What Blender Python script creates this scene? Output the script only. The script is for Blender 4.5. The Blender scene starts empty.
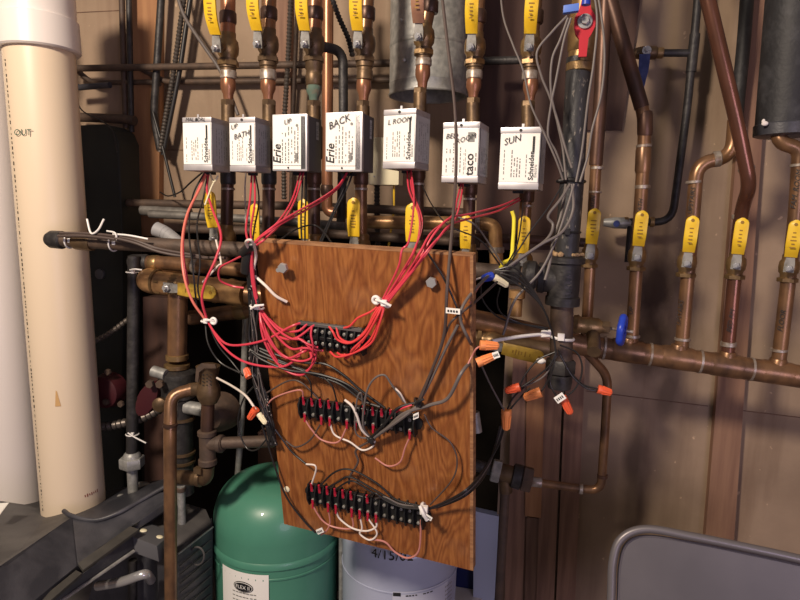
import bpy, bmesh, math, random
from mathutils import Vector, Matrix
random.seed(7)
scene = bpy.context.scene
COL = scene.collection
V = Vector
PI = math.pi

# ------------------------------------------------------------------ camera
F = 600.0
YAW, PIT, ROLL = math.radians(13), math.radians(8.5), 0.025
CAM = V((0, -1.3, 1.3))
fw = V((-math.sin(YAW)*math.cos(PIT), math.cos(YAW)*math.cos(PIT), -math.sin(PIT)))
_r = V((math.cos(YAW), math.sin(YAW), 0)); _u = _r.cross(fw)
rt = _r*math.cos(ROLL) + _u*math.sin(ROLL)
up = -_r*math.sin(ROLL) + _u*math.cos(ROLL)
cd = bpy.data.cameras.new('camera'); cam = bpy.data.objects.new('camera', cd); COL.objects.link(cam)
m3 = Matrix((rt, up, -fw)).transposed().to_4x4(); m3.translation = CAM
cam.matrix_world = m3
cd.sensor_width = 36; cd.lens = 36*F/800; cd.clip_start = 0.02
scene.camera = cam

def ray(x, y): return fw + rt*((x-400)/F) + up*((300-y)/F)
def at(x, y, Y):
    d = ray(x, y); return CAM + d*((Y-CAM.y)/d.y)
def mpp(x, y, Y): return (at(x, y, Y)-CAM).dot(fw)/F          # metres per photo pixel at that place

# ------------------------------------------------------------------ materials
MATS = {}
def mat(name, col, rough=0.6, metal=0.0, col2=None, scale=20.0, stretch=(1,1,1), lo=0.4, hi=0.65, bump=0.0, bscale=None, detail=6.0, spec=0.5, coat=0.0, emit=None):
    if name in MATS: return MATS[name]
    m = bpy.data.materials.new(name); m.use_nodes = True
    nt = m.node_tree; N = nt.nodes; L = nt.links
    b = N['Principled BSDF']
    b.inputs['Base Color'].default_value = (*col, 1)
    b.inputs['Roughness'].default_value = rough
    b.inputs['Metallic'].default_value = metal
    b.inputs['Specular IOR Level'].default_value = spec
    b.inputs['Coat Weight'].default_value = coat
    if col2 is not None or bump:
        tc = N.new('ShaderNodeTexCoord'); mp = N.new('ShaderNodeMapping'); mp.inputs['Scale'].default_value = stretch
        L.new(tc.outputs['Object'], mp.inputs['Vector'])
    if col2 is not None:
        nz = N.new('ShaderNodeTexNoise'); nz.inputs['Scale'].default_value = scale; nz.inputs['Detail'].default_value = detail
        L.new(mp.outputs['Vector'], nz.inputs['Vector'])
        cr = N.new('ShaderNodeValToRGB'); e = cr.color_ramp.elements
        e[0].position = lo; e[0].color = (*col, 1); e[1].position = hi; e[1].color = (*col2, 1)
        L.new(nz.outputs['Fac'], cr.inputs['Fac']); L.new(cr.outputs['Color'], b.inputs['Base Color'])
    if bump:
        n2 = N.new('ShaderNodeTexNoise'); n2.inputs['Scale'].default_value = bscale or scale*3; n2.inputs['Detail'].default_value = 4
        L.new(mp.outputs['Vector'], n2.inputs['Vector'])
        bp = N.new('ShaderNodeBump'); bp.inputs['Strength'].default_value = bump; bp.inputs['Distance'].default_value = 0.003
        L.new(n2.outputs['Fac'], bp.inputs['Height']); L.new(bp.outputs['Normal'], b.inputs['Normal'])
    if emit:
        b.inputs['Emission Color'].default_value = (*emit[0], 1); b.inputs['Emission Strength'].default_value = emit[1]
    MATS[name] = m
    return m

def wall_mat():
    m = bpy.data.materials.new('stained_drywall'); m.use_nodes = True
    nt = m.node_tree; N = nt.nodes; L = nt.links; b = N['Principled BSDF']; b.inputs['Roughness'].default_value = 0.85
    b.inputs['Specular IOR Level'].default_value = 0.2
    tc = N.new('ShaderNodeTexCoord')
    def noise(sc, det, st):
        mp = N.new('ShaderNodeMapping'); mp.inputs['Scale'].default_value = st
        L.new(tc.outputs['Object'], mp.inputs['Vector'])
        n = N.new('ShaderNodeTexNoise'); n.inputs['Scale'].default_value = sc; n.inputs['Detail'].default_value = det
        L.new(mp.outputs['Vector'], n.inputs['Vector']); return n
    def ramp(n, p0, c0, p1, c1):
        r = N.new('ShaderNodeValToRGB'); e = r.color_ramp.elements
        e[0].position = p0; e[0].color = (*c0, 1); e[1].position = p1; e[1].color = (*c1, 1)
        L.new(n.outputs['Fac'], r.inputs['Fac']); return r
    base = ramp(noise(6, 8, (1, 1, 1)), .3, (.275, .20, .142), .72, (.40, .295, .208))
    drip = ramp(noise(9, 5, (1.6, 1, .16)), .52, (1, 1, 1), .74, (.5, .42, .40))
    speck = ramp(noise(55, 2, (1, 1, 1)), .26, (1.7, 1.7, 1.65), .30, (1, 1, 1))
    mx = N.new('ShaderNodeMix'); mx.data_type = 'RGBA'; mx.blend_type = 'MULTIPLY'; mx.inputs[0].default_value = .75
    L.new(base.outputs['Color'], mx.inputs[6]); L.new(drip.outputs['Color'], mx.inputs[7])
    m2 = N.new('ShaderNodeMix'); m2.data_type = 'RGBA'; m2.blend_type = 'MULTIPLY'; m2.inputs[0].default_value = 1
    L.new(mx.outputs[2], m2.inputs[6]); L.new(speck.outputs['Color'], m2.inputs[7])
    # an old soaked rust stain, with a shape of its own, below the right-hand valves
    def stain(src, cx, cz, rx, rz, k, tint=(.045, .028, .022)):
        mp = N.new('ShaderNodeMapping'); mp.inputs['Location'].default_value = (-cx/rx, 0, -cz/rz); mp.inputs['Scale'].default_value = (1/rx, 0, 1/rz)
        L.new(tc.outputs['Object'], mp.inputs['Vector'])
        ln = N.new('ShaderNodeVectorMath'); ln.operation = 'LENGTH'; L.new(mp.outputs['Vector'], ln.inputs[0])
        nz = noise(16, 6, (1, 1, .6))
        ad = N.new('ShaderNodeMath'); ad.operation = 'MULTIPLY_ADD'; ad.inputs[1].default_value = 1.3; L.new(nz.outputs['Fac'], ad.inputs[0]); L.new(ln.outputs['Value'], ad.inputs[2])
        mr = N.new('ShaderNodeMapRange'); mr.inputs['From Min'].default_value = 1.7; mr.inputs['From Max'].default_value = 1.0
        mr.inputs['To Min'].default_value = 0; mr.inputs['To Max'].default_value = k
        L.new(ad.outputs[0], mr.inputs['Value'])
        mm = N.new('ShaderNodeMix'); mm.data_type = 'RGBA'; L.new(mr.outputs['Result'], mm.inputs[0]); L.new(src, mm.inputs[6]); mm.inputs[7].default_value = (*tint, 1)
        return mm.outputs[2]
    s = m2.outputs[2]
    for (px, py, rx, rz, k) in [(656, 290, .05, .08, .9), (650, 345, .055, .09, .75), (668, 390, .03, .07, .45), (634, 470, .028, .17, .6), (700, 120, .02, .03, .3)]:
        c = at(px, py, 0); s = stain(s, c.x, c.z, rx, rz, k)
    L.new(s, b.inputs['Base Color'])
    bp = N.new('ShaderNodeBump'); bp.inputs['Strength'].default_value = .25; bp.inputs['Distance'].default_value = .004
    L.new(noise(40, 4, (1, 1, 1)).outputs['Fac'], bp.inputs['Height']); L.new(bp.outputs['Normal'], b.inputs['Normal'])
    return m

M = {}
M['wall'] = wall_mat()
M['concrete'] = mat('concrete_floor', (.16, .15, .14), .9, 0, (.22, .2, .19), 12, bump=.3)
M['dark'] = mat('recess_shade_board', (.012, .010, .009), .95, 0, (.02, .016, .014), 8, spec=.1)  # near-black colour puts the shade of the recess into its boards
M['stud'] = mat('fir_stud', (.42, .215, .10), .75, 0, (.30, .14, .065), 14, (5, 5, .35), .35, .7, .15)
M['stud_mid'] = mat('worn_stud', (.29, .165, .105), .75, 0, (.20, .105, .07), 14, (5, 5, .35), .35, .7, .15)
M['stud_old'] = mat('old_dark_stud', (.20, .115, .075), .8, 0, (.12, .065, .045), 14, (5, 5, .35), .35, .7, .15)
M['stud_brown'] = mat('brown_stud', (.32, .185, .125), .8, 0, (.17, .092, .065), 14, (5, 5, .35), .3, .7, .15)
M['plank_and_shade'] = mat('dark_plank_and_shade', (.075, .035, .025), .75, 0, (.045, .022, .018), 10, (4, 4, .3), .35, .7, .1)
M['copper'] = mat('aged_copper', (.29, .158, .08), .34, .55, (.115, .066, .043), 40, (1, 1, .6), .40, .72, .06, 90)
M['copper_bright'] = mat('bright_copper', (.40, .18, .095), .34, .55, (.21, .10, .06), 22, (1, 1, .5), .4, .75, .04, 90)
M['copper_red'] = mat('reddish_copper', (.23, .10, .065), .26, .65, (.12, .06, .042), 24, (1, 1, .6), .40, .72, .05, 90)
M['copper_dark'] = mat('tarnished_copper', (.080, .047, .036), .42, .55, (.16, .08, .05), 26, (1, 1, .6), .42, .72, .08, 90)
M['copper_warm'] = mat('oxidised_copper', (.58, .34, .15), .38, .45, (.24, .13, .065), 35, (1, 1, 1), .4, .68, .1, 90)
M['verdigris'] = mat('verdigris', (.10, .15, .115), .8, .1, (.22, .14, .09), 60, lo=.5, hi=.68, bump=.2)
M['brass'] = mat('aged_brass', (.36, .235, .105), .4, .7, (.16, .10, .055), 40, lo=.38, hi=.7, bump=.12)
M['brass_dark'] = mat('brown_brass', (.19, .125, .07), .45, .65, (.10, .065, .04), 45, lo=.38, hi=.7, bump=.12)
M['solder'] = mat('solder_silver', (.46, .41, .36), .4, .5, (.26, .19, .14), 90)
M['iron'] = mat('black_iron', (.035, .033, .034), .5, .35, (.075, .07, .068), 60, lo=.45, hi=.75, bump=.25, bscale=220)
M['iron_brown'] = mat('rusty_iron', (.085, .06, .047), .6, .3, (.13, .085, .06), 50, lo=.4, hi=.7, bump=.25, bscale=200)
M['iron_speck'] = mat('paint_flecked_iron', (.04, .04, .043), .5, .3, (.34, .30, .25), 160, (1, 1, .5), .62, .72, .3, 200)
M['galv'] = mat('galvanised_steel', (.27, .275, .265), .45, .4, (.44, .44, .42), 90, lo=.35, hi=.7, bump=.15, bscale=150)
M['lever_steel'] = mat('lever_steel', (.30, .295, .28), .5, .25, (.17, .16, .145), 80)
M['grip_print'] = mat('worn_print', (.30, .16, .015), .6)
M['chrome'] = mat('zinc_steel', (.55, .55, .56), .28, .6)
M['alu'] = mat('aluminium_case', (.60, .58, .60), .38, .55, (.5, .48, .5), 30)
M['case_dark'] = mat('dark_grey_case', (.13, .13, .14), .5, .4)
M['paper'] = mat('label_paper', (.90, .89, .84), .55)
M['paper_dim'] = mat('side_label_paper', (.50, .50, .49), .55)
M['ink'] = mat('black_ink', (.012, .012, .014), .6)
M['ink_grey'] = mat('grey_print', (.22, .22, .21), .6)
M['pvc'] = mat('cream_pvc', (.78, .64, .475), .38, 0, (.80, .665, .505), 5, (1, 1, .3))
M['pvc_white'] = mat('white_pvc', (.82, .76, .72), .35)
M['plastic_black'] = mat('black_plastic', (.036, .037, .046), .42, 0, (.072, .072, .084), 18, bump=.12, bscale=260)
M['rail'] = mat('dull_rail', (.044, .041, .036), .6, 0, (.065, .06, .052), 30)
M['plastic_grey'] = mat('charcoal_cover', (.072, .068, .068), .55, 0, (.115, .109, .105), 14, bump=.15, bscale=260)
M['yellow'] = mat('yellow_vinyl', (.86, .57, .03), .4, 0, (.78, .48, .02), 40)
M['yellow_dirty'] = mat('dirty_yellow_vinyl', (.55, .36, .045), .5, 0, (.36, .22, .03), 50)
M['grip_brown'] = mat('browned_vinyl', (.36, .19, .12), .45, 0, (.24, .12, .08), 40)
M['red'] = mat('red_lever', (.50, .018, .035), .38)
M['blue'] = mat('blue_handwheel', (.02, .06, .52), .35)
M['blue_dark'] = mat('blue_lever', (.02, .035, .16), .45, 0, (.06, .08, .25), 60)
M['w_red'] = mat('red_wire', (.62, .05, .085), .38)
M['w_red2'] = mat('bright_red_wire', (.70, .055, .06), .38)
M['w_salmon'] = mat('salmon_wire', (.76, .20, .15), .4)
M['w_black'] = mat('black_wire', (.016, .015, .016), .4)
M['w_fleck'] = mat('printed_black_cable', (.016, .015, .016), .4, 0, (.45, .42, .38), 190, lo=.64, hi=.68, detail=2)
M['w_grey'] = mat('grey_cable', (.135, .115, .108), .5)
M['w_brown'] = mat('brown_cable', (.075, .052, .045), .5)
M['w_white'] = mat('white_wire', (.78, .70, .64), .45)
M['w_pink'] = mat('pink_wire', (.52, .21, .18), .45)
M['zip'] = mat('white_nylon', (.82, .80, .78), .4)
M['orange'] = mat('orange_wire_nut', (.86, .30, .10), .42)
M['orange_red'] = mat('red_orange_wire_nut', (.82, .13, .05), .42)
M['nut_blue'] = mat('blue_wire_nut', (.02, .05, .40), .4)
M['cream'] = mat('cream_plastic', (.80, .74, .52), .45)
M['green'] = mat('green_enamel', (.066, .235, .160), .38, 0, (.08, .27, .185), 8, coat=.2)
M['tankgrey'] = mat('blue_grey_enamel', (.42, .46, .60), .32, 0, (.38, .42, .55), 10, coat=.2)
M['term'] = mat('terminal_black', (.012, .012, .013), .35)
M['crimp'] = mat('red_crimp', (.40, .010, .035), .35)
M['chair'] = mat('grey_painted_steel', (.19, .175, .185), .38, .35)
M['chair_pan'] = mat('grey_pan', (.105, .098, .102), .45, .2, (.135, .125, .13), 7)
M['foam'] = mat('black_foam', (.02, .02, .023), .6, 0, (.05, .05, .056), 40, lo=.5, hi=.75, bump=.3)
M['flex'] = mat('flex_steel', (.15, .13, .115), .42, .7)
M['dull_steel'] = mat('dull_steel', (.15, .14, .13), .5, .4, (.24, .23, .21), 50, bump=.1)
M['grey_tape'] = mat('grey_cloth_wrap', (.30, .30, .31), .6)
M['navy'] = mat('navy_plastic', (.008, .015, .10), .5)
M['panel'] = mat('pale_panel', (.50, .56, .72), .6)
M['dark_red'] = mat('dark_red_paint', (.05, .008, .012), .45)
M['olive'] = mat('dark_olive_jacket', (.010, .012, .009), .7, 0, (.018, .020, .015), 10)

def ply_mat():
    m = bpy.data.materials.new('varnished_plywood'); m.use_nodes = True
    nt = m.node_tree; N = nt.nodes; L = nt.links; b = N['Principled BSDF']
    b.inputs['Roughness'].default_value = .36; b.inputs['Coat Weight'].default_value = .12
    tc = N.new('ShaderNodeTexCoord')
    mp = N.new('ShaderNodeMapping'); mp.inputs['Scale'].default_value = (1.5, 1.5, .2); L.new(tc.outputs['Object'], mp.inputs['Vector'])
    wv = N.new('ShaderNodeTexNoise'); wv.inputs['Scale'].default_value = 11; wv.inputs['Detail'].default_value = 2.5; wv.inputs['Distortion'].default_value = .6
    L.new(mp.outputs['Vector'], wv.inputs['Vector'])
    mu = N.new('ShaderNodeMath'); mu.operation = 'MULTIPLY'; mu.inputs[1].default_value = 34; L.new(wv.outputs['Fac'], mu.inputs[0])
    fr = N.new('ShaderNodeMath'); fr.operation = 'PINGPONG'; fr.inputs[1].default_value = 1; L.new(mu.outputs[0], fr.inputs[0])
    c1 = N.new('ShaderNodeValToRGB'); e = c1.color_ramp.elements
    e[0].position = 0; e[0].color = (.345, .132, .037, 1); e[1].position = 1; e[1].color = (.225, .073, .021, 1)
    L.new(fr.outputs[0], c1.inputs['Fac'])
    mp2 = N.new('ShaderNodeMapping'); mp2.inputs['Scale'].default_value = (1, 1, .05); L.new(tc.outputs['Object'], mp2.inputs['Vector'])
    fine = N.new('ShaderNodeTexNoise'); fine.inputs['Scale'].default_value = 260; L.new(mp2.outputs['Vector'], fine.inputs['Vector'])
    c2 = N.new('ShaderNodeValToRGB'); e = c2.color_ramp.elements
    e[0].position = .35; e[0].color = (.62, .55, .5, 1); e[1].position = .6; e[1].color = (1, 1, 1, 1); L.new(fine.outputs['Fac'], c2.inputs['Fac'])
    mx = N.new('ShaderNodeMix'); mx.data_type = 'RGBA'; mx.blend_type = 'MULTIPLY'; mx.inputs[0].default_value = .7
    L.new(c1.outputs['Color'], mx.inputs[6]); L.new(c2.outputs['Color'], mx.inputs[7])
    # dusty worn patches
    dn = N.new('ShaderNodeTexNoise'); dn.inputs['Scale'].default_value = 9; dn.inputs['Detail'].default_value = 8; L.new(tc.outputs['Object'], dn.inputs['Vector'])
    c3 = N.new('ShaderNodeValToRGB'); e = c3.color_ramp.elements
    e[0].position = .56; e[0].color = (0, 0, 0, 1); e[1].position = .8; e[1].color = (.45, .45, .45, 1); L.new(dn.outputs['Fac'], c3.inputs['Fac'])
    m2 = N.new('ShaderNodeMix'); m2.data_type = 'RGBA'; L.new(c3.outputs['Color'], m2.inputs[0]); L.new(mx.outputs[2], m2.inputs[6]); m2.inputs[7].default_value = (.40, .22, .125, 1)
    L.new(m2.outputs[2], b.inputs['Base Color'])
    return m
M['ply'] = ply_mat()
M['ply_edge'] = mat('plywood_edge', (.36, .18, .08), .7, 0, (.22, .10, .045), 200, (.2, .2, 1))

# ------------------------------------------------------------------ mesh builder
class MB:
    def __init__(s): s.bm = bmesh.new()
    def tube(s, pts, r, seg=12, caps=True):
        pts = [V(p) for p in pts]; n = len(pts)
        rs = r if isinstance(r, (list, tuple)) else [r]*n
        t0 = (pts[1]-pts[0]).normalized()
        a = V((0, 0, 1)) if abs(t0.z) < .9 else V((1, 0, 0))
        nrm = (a - t0*a.dot(t0)).normalized()
        rings = []
        for i in range(n):
            if i == 0: t = pts[1]-pts[0]
            elif i == n-1: t = pts[-1]-pts[-2]
            else: t = (pts[i+1]-pts[i]).normalized()+(pts[i]-pts[i-1]).normalized()
            if t.length < 1e-9: t = t0
            t = t.normalized()
            nrm = nrm - t*nrm.dot(t)
            if nrm.length < 1e-6: nrm = t.orthogonal()
            nrm.normalize(); bn = t.cross(nrm)
            rings.append([s.bm.verts.new(pts[i]+(nrm*math.cos(2*PI*k/seg)+bn*math.sin(2*PI*k/seg))*rs[i]) for k in range(seg)])
        for i in range(n-1):
            for k in range(seg):
                s.bm.faces.new((rings[i][k], rings[i][(k+1) % seg], rings[i+1][(k+1) % seg], rings[i+1][k]))
        if caps:
            s.bm.faces.new(rings[0][::-1]); s.bm.faces.new(rings[-1])
        return s
    def lathe(s, p, axis, prof, seg=20, caps=True):
        axis = V(axis).normalized(); p = V(p); a = axis.orthogonal().normalized(); b = axis.cross(a)
        rings = [[s.bm.verts.new(p+axis*t+(a*math.cos(2*PI*k/seg)+b*math.sin(2*PI*k/seg))*max(r, 1e-5)) for k in range(seg)] for t, r in prof]
        for i in range(len(rings)-1):
            for k in range(seg):
                s.bm.faces.new((rings[i][k], rings[i][(k+1) % seg], rings[i+1][(k+1) % seg], rings[i+1][k]))
        if caps:
            s.bm.faces.new(rings[0][::-1]); s.bm.faces.new(rings[-1])
        return s
    def hexa(s, p, axis, h, r): return s.lathe(p, axis, [(-h/2, r*.92), (-h*.4, r), (h*.4, r), (h/2, r*.92)], 6)
    def quad(s, *ps): s.bm.faces.new([s.bm.verts.new(V(p)) for p in ps]); return s
    def prism(s, ps, ext):
        ps = [V(p) for p in ps]; ext = V(ext)
        a = [s.bm.verts.new(p) for p in ps]; b = [s.bm.verts.new(p+ext) for p in ps]
        s.bm.faces.new(a); s.bm.faces.new(b[::-1])
        for i in range(len(ps)):
            j = (i+1) % len(ps); s.bm.faces.new((a[j], a[i], b[i], b[j]))
        return s
    def box(s, c, X, Y, Z):          # half-axes as vectors
        c, X, Y, Z = V(c), V(X), V(Y), V(Z)
        return s.prism([c-X-Y-Z, c+X-Y-Z, c+X-Y+Z, c-X-Y+Z], Y*2)
    def aabox(s, lo, hi):
        lo, hi = V(lo), V(hi); h = (hi-lo)/2
        return s.box((lo+hi)/2, (h.x, 0, 0), (0, h.y, 0), (0, 0, h.z))
    def sphere(s, c, r, seg=12, sc=(1, 1, 1)):
        ret = bmesh.ops.create_uvsphere(s.bm, u_segments=seg, v_segments=max(6, seg//2), radius=1)
        for v in ret['verts']: v.co = V(c)+V((v.co.x*r*sc[0], v.co.y*r*sc[1], v.co.z*r*sc[2]))
        return s
    def torus(s, c, axis, R, r, seg=24, mseg=8):
        axis = V(axis).normalized(); a = axis.orthogonal().normalized(); b = axis.cross(a); c = V(c)
        rings = []
        for i in range(seg):
            d = a*math.cos(2*PI*i/seg)+b*math.sin(2*PI*i/seg)
            rings.append([s.bm.verts.new(c+d*(R+r*math.cos(2*PI*k/mseg))+axis*r*math.sin(2*PI*k/mseg)) for k in range(mseg)])
        for i in range(seg):
            for k in range(mseg):
                j = (i+1) % seg; l = (k+1) % mseg
                s.bm.faces.new((rings[i][k], rings[i][l], rings[j][l], rings[j][k]))
        return s
    def bevel(s, w, seg=2):
        bmesh.ops.bevel(s.bm, geom=list(s.bm.edges), offset=w, segments=seg, affect='EDGES', profile=.7, clamp_overlap=True); return s
    def text(s, txt, org, xd, yd, size, italic=0.0, center=True, bold=0.0):
        cu = bpy.data.curves.new('t', 'FONT'); cu.body = txt; cu.size = 1
        cu.align_x = 'CENTER' if center else 'LEFT'; cu.align_y = 'CENTER'; cu.shear = italic; cu.offset = bold; cu.resolution_u = 2
        ob = bpy.data.objects.new('t', cu); me = bpy.data.meshes.new_from_object(ob)
        org, xd, yd = V(org), V(xd).normalized(), V(yd).normalized()
        vs = [s.bm.verts.new(org+xd*(v.co.x*size)+yd*(v.co.y*size)) for v in me.vertices]
        for p in me.polygons:
            try: s.bm.faces.new([vs[i] for i in p.vertices])
            except ValueError: pass
        bpy.data.objects.remove(ob); bpy.data.curves.remove(cu); bpy.data.meshes.remove(me)
        return s
    def build(s, name, material, parent=None, flat=False, fixn=True):
        bm = s.bm
        if fixn: bmesh.ops.recalc_face_normals(bm, faces=list(bm.faces))
        for f in bm.faces: f.smooth = not flat
        for e in bm.edges:
            if len(e.link_faces) == 2 and e.calc_face_angle(0) > math.radians(38): e.smooth = False
        root = parent
        while root is not None and root.parent is not None: root = root.parent
        if root is not None: off = root.location.copy()
        else:
            xs = [v.co for v in bm.verts]
            lo = V((min(c.x for c in xs), min(c.y for c in xs), min(c.z for c in xs))); hi = V((max(c.x for c in xs), max(c.y for c in xs), max(c.z for c in xs)))
            off = V(((lo.x+hi.x)/2, (lo.y+hi.y)/2, lo.z))
        for v in bm.verts: v.co -= off
        me = bpy.data.meshes.new(name); bm.to_mesh(me); bm.free()
        me.materials.append(material)
        o = bpy.data.objects.new(name, me); COL.objects.link(o)
        if parent is None: o.location = off
        else: o.parent = parent
        return o

def tag(o, label, cat, group=None, kind=None):
    o['label'] = label; o['category'] = cat
    if group: o['group'] = group
    if kind: o['kind'] = kind
    return o
def thing(name, label, cat, loc, group=None):
    o = bpy.data.objects.new(name, None); o.empty_display_size = .05; COL.objects.link(o); o.location = V(loc)
    return tag(o, label, cat, group)
def struct(name, mb, material, lbl=None):
    # structure keeps world coordinates so its procedural material is laid out in the room
    bm = mb.bm; bmesh.ops.recalc_face_normals(bm, faces=list(bm.faces))
    me = bpy.data.meshes.new(name); bm.to_mesh(me); bm.free(); me.materials.append(material)
    o = bpy.data.objects.new(name, me); COL.objects.link(o); o['kind'] = 'structure'
    if lbl: o['label'] = lbl
    return o

def fillet(pts, rad, n=6):
    pts = [V(p) for p in pts]; out = [pts[0]]
    for i in range(1, len(pts)-1):
        a, b, c = pts[i-1], pts[i], pts[i+1]
        d1 = (a-b); d2 = (c-b); r = min(rad, d1.length*.48, d2.length*.48)
        p1 = b+d1.normalized()*r; p2 = b+d2.normalized()*r
        for k in range(n+1):
            t = k/n; out.append(p1*(1-t)**2+b*2*t*(1-t)+p2*t*t)
    out.append(pts[-1]); return out
def spline(pts, n=7):
    pts = [V(p) for p in pts]
    if len(pts) == 2: return pts
    P = [pts[0]*2-pts[1]]+pts+[pts[-1]*2-pts[-2]]; out = []
    for i in range(1, len(P)-2):
        a, b, c, d = P[i-1:i+3]
        for k in range(n):
            t = k/n
            out.append(.5*((2*b)+(c-a)*t+(2*a-5*b+4*c-d)*t*t+(-a+3*b-3*c+d)*t**3))
    out.append(pts[-1]); return out

def pts_(l, Y): return [p if isinstance(p, Vector) else at(p[0], p[1], p[2] if len(p) > 2 else Y) for p in l]

# ------------------------------------------------------------------ the setting
zo = at(300, 236, 0).z; xo = at(503, 400, 0).x
struct('wall_back', MB().prism([(-2.2, 0, zo), (xo, 0, zo), (xo, 0, 0), (1.5, 0, 0), (1.5, 0, 2.4), (-2.2, 0, 2.4)], (0, .03, 0)), M['wall'])
struct('wall_left', MB().aabox((-2.23, -2.6, 0), (-2.2, .6, 2.4)), M['wall'])
struct('wall_right', MB().aabox((1.5, -2.6, 0), (1.53, .6, 2.4)), M['wall'])
mbf = MB().aabox((-2.23, -2.6, -.05), (1.53, .6, 0)); struct('floor', mbf, M['concrete'])
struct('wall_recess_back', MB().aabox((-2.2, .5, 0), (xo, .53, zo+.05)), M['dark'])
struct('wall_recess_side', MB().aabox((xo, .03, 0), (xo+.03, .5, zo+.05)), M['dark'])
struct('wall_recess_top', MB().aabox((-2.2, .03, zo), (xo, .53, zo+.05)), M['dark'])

def post(name, px, Y, wpx_or_m, thick, ztop, zbot, material):
    (x0, y0), (x1, y1) = px
    a = at(x0, y0, Y); b = at(x1, y1, Y); x = (a.x+b.x)/2; w = wpx_or_m
    return struct(name, MB().aabox((x-w/2, Y, zbot), (x+w/2, Y+thick, ztop)).bevel(.002, 1), material)
def slat(name, tl, tr, br, bl, Y, thick, material):
    return struct(name, MB().prism([at(*tl, Y), at(*tr, Y), at(*br, Y), at(*bl, Y)], (0, thick, 0)), material)
slat('trim_1', (129, -40), (160, -40), (159, 236), (134, 236), -.018, .018, M['stud'])
slat('trim_2', (270, -40), (291, -40), (290, 234), (271, 234), -.015, .015, M['stud_brown'])
slat('trim_3', (752, -40), (775, -40), (727, 640), (697, 640), -.02, .02, M['stud_mid'])
slat('trim_4', (478, -40), (575, -40), (572, 250), (476, 250), -.012, .012, M['plank_and_shade'])
slat('wall_shade_panel', (575, -40), (646, -40), (622, 130), (573, 130), -.010, .010, M['plank_and_shade'])  # dark sheet standing in for the shadow on this stretch of wall
# the stud pack under the manifold
slat('trim_6', (514, 330), (532, 333), (522, 700), (501, 700), -.03, .03, M['stud_brown'])
slat('trim_7', (527.5, 333), (546, 336), (541, 518), (525, 516), -.036, .036, M['stud'])
slat('trim_8', (525, 517), (541, 519), (533, 700), (519.5, 700), -.030, .030, M['stud_old'])
slat('trim_9', (544, 336), (564.5, 338), (550, 700), (533.5, 700), -.034, .034, M['stud_brown'])
slat('trim_10', (567, 338), (586, 340), (571, 700), (552, 700), -.026, .026, M['stud_brown'])
# dark seams between the wall sheets
def seam(name, a, b, w=.0008):
    p, q = at(*a, 0), at(*b, 0); d = V((0, 0, w))
    return struct(name, MB().prism([p-d, q-d, q+d, p+d], (0, -.0012, 0)), M['stud_old'])
seam('trim_11', (586, 391), (708, 406)); seam('trim_12', (730, 409), (830, 421)); seam('trim_13', (70, 13), (130, 10)); seam('trim_14', (158, 150), (185, 150))

# ------------------------------------------------------------------ pipework helpers
def pw(x, y, Y, w): return w*mpp(x, y, Y)/2       # a width in photo pixels -> a radius in metres at that place
def run(mb, l, Y, r, rad=.03, seg=16):
    mb.tube(fillet(pts_(l, Y), rad), r, seg); return mb
def collar(mb, p, d, r, h, lip=.0012):
    return mb.lathe(V(p)-V(d).normalized()*h/2, d, [(0, r), (h*.12, r+lip), (h*.88, r+lip), (h, r)], 18)

ZUP = V((0, 0, 1))
def grip_mesh(base, d, out, length, w, th, bend=.012):
    """vinyl lever sleeve: rounded slab running from base along d, bowed away by out"""
    d = V(d).normalized(); out = V(out).normalized(); side = d.cross(out).normalized()
    mb = MB(); rows = []
    N = 16
    for i in range(N+1):
        t = i/N; ww = w*(.9+.1*min(1, t*3)); k0 = max(.5, 1-.5*w/length)
        if t > k0: ww = w*math.sqrt(max(0.03, 1-((t-k0)/(1-k0))**2*.96))
        c = base+d*(length*t)+out*(bend*math.sin(min(1, t*2.2)*PI/2))
        th2 = th*(1 if t < .98 else .7)
        rows.append([mb.bm.verts.new(c+side*(ww/2*sx)+out*(th2/2*so)) for sx, so in ((-1, -.6), (-.8, -1), (.8, -1), (1, -.6), (1, .6), (.8, 1), (-.8, 1), (-1, .6))])
    for a, b in zip(rows, rows[1:]):
        for k in range(8): mb.bm.faces.new((a[k], a[(k+1) % 8], b[(k+1) % 8], b[k]))
    mb.bm.faces.new(rows[0][::-1]); mb.bm.faces.new(rows[-1])
    return mb, side
def grip_print(base, d, out, length, w, th, bend, side):
    mb = MB(); o = out.normalized(); d = d.normalized()
    random.seed(int(base.x*1e4) & 1023)
    for t0, t1, k in ((.22, .5, 1), (.52, .58, 0), (.62, .7, 0)):
        nn = max(1, int((t1-t0)*length/.0042))
        for i in range(nn):
            t = t0+(t1-t0)*(i+.5)/nn; hh = w*random.choice((.30, .42, .22)); c = base+d*(length*t)+o*(bend+th/2+.0006)
            mb.quad(c-side*hh/2-d*.0009, c+side*hh/2-d*.0009, c+side*hh/2+d*.0009, c-side*hh/2+d*.0009)
    c = base+d*(length*.88)+o*(bend+th/2+.0007)
    mb.lathe(c, o, [(0, w*.13), (.0004, w*.13)], 10)
    return mb

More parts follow.
